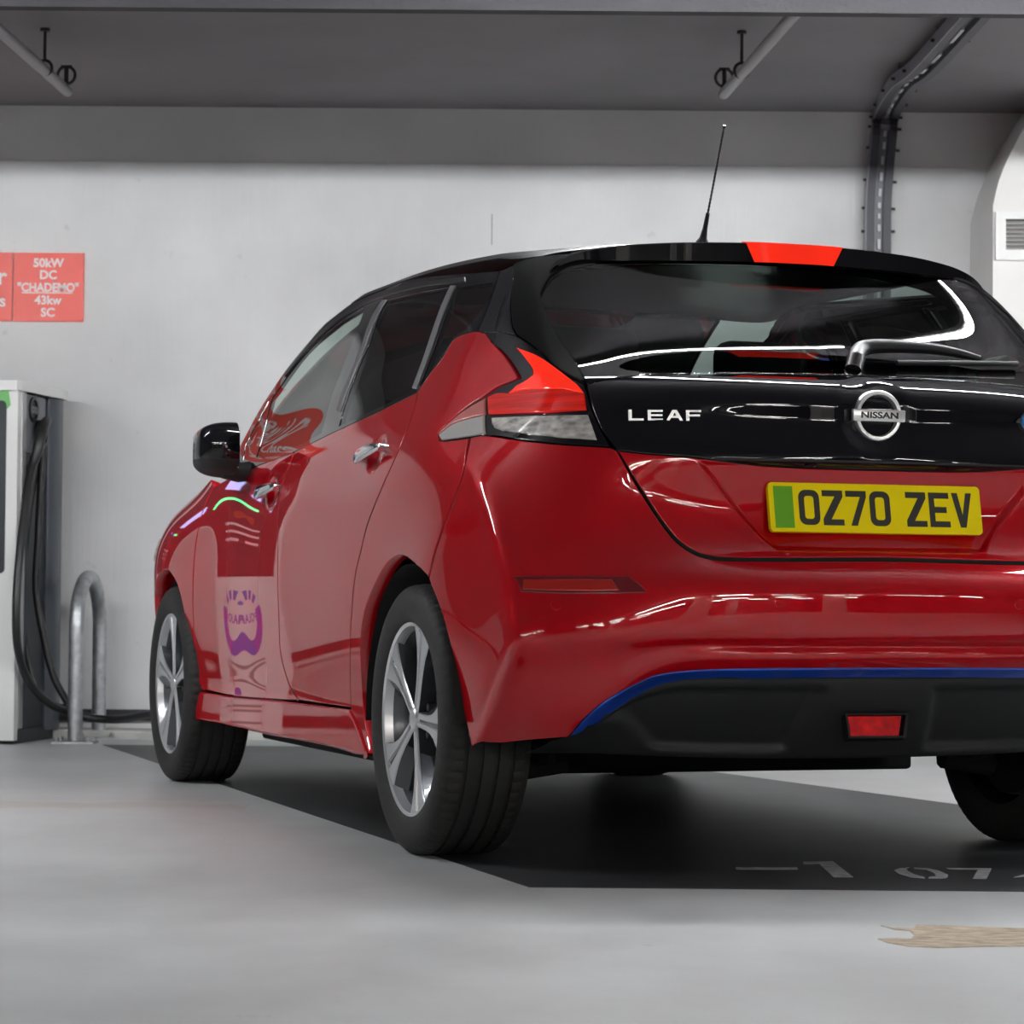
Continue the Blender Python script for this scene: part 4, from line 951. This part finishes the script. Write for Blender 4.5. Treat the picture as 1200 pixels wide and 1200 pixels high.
front('card_symbol', [circ(.03, 24, -.45, zt-.32)], BRN, .003, .001, dp)
bm = bmesh.new()
for k, (a, c) in enumerate(((-.56, -.34), (-.56, -.36), (-.56, -.38))): plate2d(bm, [[(a, zt-.40-.045*k), (c, zt-.40-.045*k), (c, zt-.385-.045*k), (a, zt-.385-.045*k)]], fx @ Matrix.Translation((0, 0, .003)), .0008)
fromb('instruction_lines', bm, PRINT, dp)
st = front('green_sticker', [[(-.19, HT-.012), (-.045, HT-.012), (-.03, HT-.10), (-.085, HT-.155), (-.19, HT-.11)]], GRN, .0, .002)
front('sticker_line', [[(-.15, HT-.10), (-.145, HT-.105), (-.05, HT-.02), (-.055, HT-.015)]], PRINT, .002, .0006, st)
zr = .40; cxr = -.42
a0, a1 = math.radians(62), math.radians(62)
def arc(r0, r1, a, b, n=40): return [(cxr+r0*math.cos(a+(b-a)*k/n), zr+r0*math.sin(a+(b-a)*k/n)) for k in range(n+1)]+[(cxr+r1*math.cos(b-(b-a)*k/n), zr+r1*math.sin(b-(b-a)*k/n)) for k in range(n+1)]
lg = front('ring_emblem', [arc(.19, .115, math.radians(60), math.radians(-100))], LBL, 0, .001)
front('ring_lower', [arc(.19, .115, math.radians(-100), math.radians(-205))], LPU, 0, .001, lg)
bm = bmesh.new()
for k in range(3):
    plate2d(bm, [arc(.19, .125, math.radians(72+24*k), math.radians(86+24*k), 8)], fx, .001)
fromb('ring_bars', bm, LBL, lg)
text('ring_word', 'POLAR', .075, Matrix.Translation((cxr, -.0005, zr)) @ fx, LPU, lg, .0006, bold=.001)
bm = bmesh.new()
for x0, w, z in ((-.62, .40, .17), (-.58, .36, .15), (-.62, .30, .10), (-.6, .34, .06)): plate2d(bm, [[(x0, z), (x0+w, z), (x0+w, z+.010), (x0, z+.010)]], fx, .0008)
fromb('small_print', bm, GRYP, chg)
bm = bmesh.new()
for k in range(5):
    a = math.radians(30+30*k); q = Vector((-.19, .13)); plate2d(bm, [[(q.x, q.y), (q.x+.05*math.cos(a-.18), q.y+.05*math.sin(a-.18)), (q.x+.085*math.cos(a), q.y+.085*math.sin(a)), (q.x+.05*math.cos(a+.18), q.y+.05*math.sin(a+.18))]], fx, .0008)
fromb('leaf_print', bm, OLV, chg)
# holster on the right side
sx = Matrix(((0, 0, 1, 0), (1, 0, 0, 0), (0, 1, 0, 0), (0, 0, 0, 1)))         # plate2d in the side plane, outward towards +x
bm = bmesh.new(); plate2d(bm, [rrect(.12, HT-.285, .36, HT-.048, .012)], sx @ Matrix.Translation((0, 0, -.05)), .045); hol = fromb('holster_panel', bm, CH_P, chg)
def ringx(y, z, r, x0, x1, mt, nm, par, hole=None):
    bm = bmesh.new(); plate2d(bm, [circ(r, 32, y, z)]+([circ(hole, 32, y, z)] if hole else []), sx @ Matrix.Translation((0, 0, x0)), x1-x0); return fromb(nm, bm, mt, par, angle=40)
s1 = ringx(.20, HT-.105, .052, -.006, .004, SATIN, 'socket', hol, .040); ringx(.20, HT-.105, .040, -.006, -.003, CH_D, 'socket_face', hol)
bm = bmesh.new()
for q in (.18, .22): plate2d(bm, [circ(.015, 20, q, HT-.107), circ(.009, 20, q, HT-.107)], sx @ Matrix.Translation((0, 0, -.003)), .008)
fromb('socket_pins', bm, CH_P, hol)
ringx(.275, HT-.200, .058, -.006, .02, SATIN, 'holster_ring', hol, .044)
RUB = mat('black_cable_rubber', (.012, .012, .013), .4)
inv = (Matrix.Translation(chg.location) @ Matrix.Rotation(-.155, 4, 'Z')).inverted()
def loc(px_, py_, Y): return inv @ Vector(wat(px_, py_, 1, Y))
cb = bpy.data.objects.new('charging_cable', None); C.objects.link(cb); tag(cb, 'thick black charging cable looping from the charger side to the car nose', 'cable')
cb.location = tuple(wat(60, 866, 2, .0)); cbl = Vector(cb.location)
Yh = 11.42
xo = .10
def wl(x, y, Y): return Vector(wat(x, y, 1, Y))-cbl
bm = bmesh.new()
tubev(bm, [wl(55, 493, Yh+.08), wl(51, 499, Yh), wl(47, 514, Yh-.04), wl(43, 532, Yh-.05), wl(40, 542, Yh-.05)], [.020, .025, .024, .021, .018], 16)
plug = fromb('plug_handle', bm, RUB, cb, angle=60)
P_ = [(40, 536), (35, 560), (29, 600), (23, 650), (19, 710), (21, 760), (33, 797), (55, 822), (78, 834), (105, 841), (135, 843), (165, 839), (195, 832)]
Ys = [11.38, 11.34, 11.28, 11.22, 11.18, 11.20, 11.28, 11.36, 11.45, 11.5, 11.45, 11.2, 10.9]
tube('cable', crv([wl(x, y, Y) for (x, y), Y in zip(P_, Ys)], 6), .017, RUB, cb, 12)
P2 = [(50, 525), (47, 580), (44, 640), (42, 690), (50, 740), (62, 790), (76, 818), (80, 826), (70, 829), (52, 818), (38, 795), (29, 750), (27, 700), (30, 640), (37, 580), (43, 540)]
tube('cable_loop', crv([wl(x, y, 11.47) for x, y in P2], 6), .015, RUB, cb, 12)
tube('cable_end', crv([wl(195, 832, 10.9), Vector((-1.05, 10.62, .18))-cbl, Vector((-.75, 10.45, .35))-cbl, Vector((-.60, 10.27, .62))-cbl], 6), .017, RUB, cb, 12)
gb = [(39, 545), (35, 560), (31.5, 580), (29, 598)]
GC = mat('green_glow_paint', (.02, .35, .14), .4); BC = mat('blue_glow_paint', (.03, .12, .45), .4)
tube('green_glow_streak', [wl(26, 602, 11.345), wl(24, 617, 11.345)], .006, GC, cb, 12); tube('blue_glow_streak', [wl(32, 562, 11.345), wl(27.5, 592, 11.345)], .005, BC, cb, 12)  # coloured strips painted as LED glow reflected along the cable

# ------------------------------------------------------------------ signs on the wall
SGN = mat('red_sign', (.85, .065, .038), .35, noise=(3, .06, 3)); SGT = mat('sign_white_letters', (.85, .80, .80), .5)
sg0 = wat(15.5, 296, 1, YW-.01); sg1 = wat(97.5, 377, 1, YW-.01)
def sign(name, x0, x1, z0, z1, lab):
    o = box(name, x0, x1, YW-.012, YW-.001, z0, z1, SGN); tag(o, lab, 'sign', 'red charging bay signs on the wall'); return o
zt_, zb_ = sg0[2], sg1[2]; ws = sg1[0]-sg0[0]
sa = sign('wall_sign', sg0[0]+.004, sg1[0], zb_, zt_, 'square red sign with white lettering reading 50kW DC CHADEMO'); cxs = (sg0[0]+sg1[0])/2
def wz(y): return wat(56, y, 1, YW-.012)[2]
WT = Matrix(((1, 0, 0, 0), (0, 0, -1, YW-.0125), (0, 1, 0, 0), (0, 0, 0, 1)))
for k, (s, y, sz) in enumerate((('50kW', 308.5, .052), ('DC', 322.5, .052), ('"CHADEMO"', 337.3, .052), ('43kw', 352.2, .052), ('SC', 366.5, .052))):
    text('sign_line', s, sz, Matrix.Translation((cxs, 0, wz(y))) @ WT, SGT, sa, .0006, bold=.0016, sx=.9 if len(s) > 5 else 1.)
box('underline', wat(25.5, 343, 1, YW-.012)[0], wat(85.5, 343, 1, YW-.012)[0], YW-.0135, YW-.012, wz(343.8), wz(342.6), SGT, sa)
sb = sign('wall_sign', sg0[0]-.004-ws*2.6, sg0[0]-.002, zb_, zt_, 'wide red sign with large white words beside the square one, above the charger')
text('sign_line', 'Rapid Charger', .105, Matrix.Translation((wat(8, 325, 1, YW-.012)[0], 0, wz(325))) @ WT, SGT, sb, .0006, align='RIGHT', bold=.002)
text('sign_line', 'for customers', .075, Matrix.Translation((wat(7, 353, 1, YW-.012)[0], 0, wz(353.5))) @ WT, SGT, sb, .0006, align='RIGHT', bold=.0015)

# ------------------------------------------------------------------ hoop barrier
GALV = mat('galvanised_steel', (.46, .48, .50), .42, .85, noise=(30, .22, 5), bump=(50, .15, .002))
h0 = fl(90, 869); h0[1] = min(h0[1], 11.4); h0[0] = (91-600)/FPX*h0[1]; h1 = np.array([(118.5-600)/FPX*11.82, 11.82, 0])
ht = wat(104, 668, 1, 11.6)[2]-.03
hp = bpy.data.objects.new('hoop_barrier', None); C.objects.link(hp); hp.location = tuple((h0+h1)/2); tag(hp, 'galvanised steel tube hoop barrier bolted to the floor beside the charger', 'barrier')
hc_ = (h0+h1)/2; hv = (h1-h0)/2; R_ = np.linalg.norm(hv); un = hv/R_
ptsh = [h0-hc_+np.array([0, 0, z]) for z in np.linspace(.01, ht-R_, 6)]+[un*(-R_*math.cos(a))+np.array([0, 0, ht-R_+R_*math.sin(a)]) for a in np.linspace(.15, PI-.15, 14)]+[h1-hc_+np.array([0, 0, z]) for z in np.linspace(ht-R_, .01, 6)]
tube('hoop_tube', ptsh, .030, GALV, hp, 20)
for q in (h0-hc_, h1-hc_):
    bm = bmesh.new(); bbox(bm, q[0]-.085, q[0]+.085, q[1]-.07, q[1]+.07, 0, .008)
    fp = fromb('foot_plate', bm, GALV, hp)
    for a in (-1, 1):
        for b_ in (-1, 1): 
            bm = bmesh.new(); tubev(bm, [(q[0]+a*.065, q[1]+b_*.05, .006), (q[0]+a*.065, q[1]+b_*.05, .024)], .010, 6); fromb('bolt', bm, GALV, fp)

# ------------------------------------------------------------------ services under the ceiling
PIPE = mat('grey_painted_pipe', (.34, .335, .34), .5); IRON = mat('dark_iron_hanger', (.03, .028, .028), .6)
def pipe(p0, p1, hang, label):
    p0 = Vector(p0); p1 = Vector(p1); o = bpy.data.objects.new('sprinkler_pipe', None); C.objects.link(o); o.location = p1
    d = (p0-p1); dn = d.normalized()
    tube('pipe', [d*1.0, Vector((0, 0, 0))], .021, PIPE, o, 16)
    for t, L in hang:
        q = dn*t; bm = bmesh.new(); tubev(bm, [q+Vector((.027*math.cos(a), 0, .027*math.sin(a)+.012)) for a in np.linspace(0, 2*PI, 20)], .006, 6, cap=False)
        tubev(bm, [q+Vector((0, 0, .038)), q+Vector((0, 0, ZC-p1.z-.001))], .006, 8); tubev(bm, [q+Vector((0, 0, ZC-p1.z-.012)), q+Vector((0, 0, ZC-p1.z-.001))], .018, 10); fromb('hanger', bm, IRON, o, angle=50)
    bm = bmesh.new(); q = Vector((0, -.03, .045))
    tubev(bm, [q+Vector((.034*math.cos(a), 0, .034*math.sin(a)+.012)) for a in np.linspace(0, 2*PI, 20)], .006, 6, cap=False); tubev(bm, [q+Vector((0, 0, -.03)), q+Vector((0, 0, .045))], .009, 8); tubev(bm, [q+Vector((-.02, 0, .045)), q+Vector((.02, 0, .045))], .007, 8)
    fromb('sprinkler_head', bm, IRON, o, angle=50)
    return tag(o, label, 'pipe', 'sprinkler pipes under the ceiling')
ZP = 2.56
a = wat(-10, 27, 2, ZP); b_ = wat(79, 107, 2, ZP); dd = a-b_
pipe(b_+dd*((by0+.07-b_[1])/dd[1]), b_, [(.42, 0)], 'thin grey sprinkler pipe under the ceiling, above the red signs')
a = wat(935, 12, 2, ZP); b_ = wat(848, 110, 2, ZP); dd = a-b_
pipe(b_+dd*((by0+.07-b_[1])/dd[1]), b_, [(.42, 0)], 'thin grey sprinkler pipe under the ceiling, between the car aerial and the cable tray')
TRAY = mat('dark_grey_trunking', (.055, .055, .068), .5); TRAYL = mat('light_grey_tray_lip', (.22, .22, .25), .5); CLIP = mat('pale_cable_clips', (.55, .56, .58), .5)
tr = bpy.data.objects.new('cable_tray', None); C.objects.link(tr); tag(tr, 'dark cable tray crossing the ceiling and dropping down the white wall', 'cable tray')
YT = YW-.05
lowx = wat(1029, 292, 1, YT); midp = wat(1030, 230, 1, YT); upp = wat(1036, 160, 1, YT); bend = wat(1040, 131, 1, YT-.02); c1 = wat(1060, 98, 2, 2.665); c2 = wat(1092, 71, 2, 2.665); c3 = wat(1145, 12, 2, 2.665)
d_ = c3-c2; c3 = c2+d_*((by0+.07-c2[1])/d_[1])
path = [np.array([lowx[0], YT, .9]), np.array([lowx[0], YT, 1.6]), lowx, midp, upp, bend, c1, c2, c3]
pp_ = [Vector(q) for q in crv(path, 8)]; tr.location = pp_[0]
def strip(offs, w, h, mt, nm, every=None, zoff=0):
    bm = bmesh.new(); prev = None; acc = 0
    rows_ = []
    for i, p in enumerate(pp_):
        t = (pp_[min(i+1, len(pp_)-1)]-pp_[max(i-1, 0)]).normalized(); sd = Vector((1, 0, 0)); sd = (sd-t*sd.dot(t)).normalized(); up = sd.cross(t)
        if up.y > 0 and abs(up.y) > .5 or up.z > .5: up = -up
        q = p-pp_[0]+sd*offs+up*zoff
        rows_.append([bm.verts.new(q+sd*a*w/2+up*b*h/2) for a, b in ((-1, -1), (1, -1), (1, 1), (-1, 1))])
    for i in range(len(rows_)-1):
        if every and (i % 2): continue
        for k in range(4): bm.faces.new((rows_[i][k], rows_[i][(k+1) % 4], rows_[i+1][(k+1) % 4], rows_[i+1][k]))
        if every:
            bq = bmesh.new(); rr = [[bq.verts.new(v.co) for v in rows_[i+s]] for s in (0, 1)]
            for k in range(4): bq.faces.new((rr[0][k], rr[0][(k+1) % 4], rr[1][(k+1) % 4], rr[1][k]))
            bq.faces.new(rr[0]); bq.faces.new(rr[1]); fromb(nm, bq, mt, tr)
    if every: bm.free(); return
    if not every: bm.faces.new(rows_[0]); bm.faces.new(rows_[-1])
    return fromb(nm, bm, mt, tr)
strip(-.036, .034, .04, TRAY, 'trunking'); strip(.036, .034, .04, TRAY, 'trunking'); strip(0, .05, .012, TRAYL, 'tray_bed', zoff=-.012)
strip(-.056, .006, .05, TRAYL, 'tray_lip'); strip(.003, .012, .012, CLIP, 'cable_clip', every=True, zoff=.004)
bm = bmesh.new()
for i in range(14, len(pp_)-2, 4):
    t = (pp_[i+1]-pp_[i-1]).normalized(); sd = Vector((1, 0, 0)); sd = (sd-t*sd.dot(t)).normalized()
    for s in (-1, 1): tubev(bm, [pp_[i]-pp_[0]+sd*s*.05, pp_[i]-pp_[0]+sd*s*.072], .006, 6)
fromb('fixing_bolts', bm, IRON, tr)
bm = bmesh.new()
for i in (len(pp_)-14, len(pp_)-7): q = pp_[i]-pp_[0]; tubev(bm, [q+Vector((-.05, 0, 0)), q+Vector((-.05, 0, ZC-pp_[i].z-.001))], .006, 6)
fromb('hanger_rod', bm, TRAYL, tr)
# vent grille on the pier
VM = mat('white_vent_frame', (.82, .82, .81), .4); VD = mat('grey_vent_slats', (.42, .41, .40), .5)
v0 = wat(1165.5, 249, 1, yf); v1 = wat(1240, 306, 1, yf)
vg = bpy.data.objects.new('vent_grille', None); C.objects.link(vg); vg.location = (v0[0], yf, v1[2]); tag(vg, 'white framed vent grille with grey slats on the pale rounded pier', 'vent')
vw, vh = v1[0]-v0[0], v0[2]-v1[2]
bm = bmesh.new(); plate2d(bm, [[(0, 0), (vw, 0), (vw, vh), (0, vh)], [(.042, .042), (vw-.042, .042), (vw-.042, vh-.03), (.042, vh-.03)]], fx, .03); fromb('vent_frame', bm, VM, vg)
box('vent_back', .03, vw-.03, -.006, -.001, .03, vh-.02, DARKG, vg)
bm = bmesh.new()
for k in range(7):
    z = .05+k*(vh-.085)/6.6; bbox(bm, .04, vw-.04, -.012, .008, 0, .006, Matrix.Translation((0, -.012, z)) @ Matrix.Rotation(.6, 4, 'X'))
fromb('vent_slats', bm, VD, vg)

# ------------------------------------------------------------------ world and colour management
w = bpy.data.worlds.new('world'); bpy.context.scene.world = w; w.use_nodes = True
w.node_tree.nodes['Background'].inputs[0].default_value = (.02, .02, .022, 1); w.node_tree.nodes['Background'].inputs[1].default_value = 1.
sc = bpy.context.scene
sc.view_settings.view_transform = 'Standard'; sc.view_settings.look = 'None'; sc.view_settings.exposure = 0.; sc.view_settings.gamma = 1.; sc.view_settings.use_curve_mapping = False
sc.cycles.max_bounces = 10; sc.cycles.glossy_bounces = 5; sc.cycles.transparent_max_bounces = 12; sc.cycles.diffuse_bounces = 5
sc.cycles.caustics_reflective = False; sc.cycles.caustics_refractive = False; sc.cycles.use_denoising = True
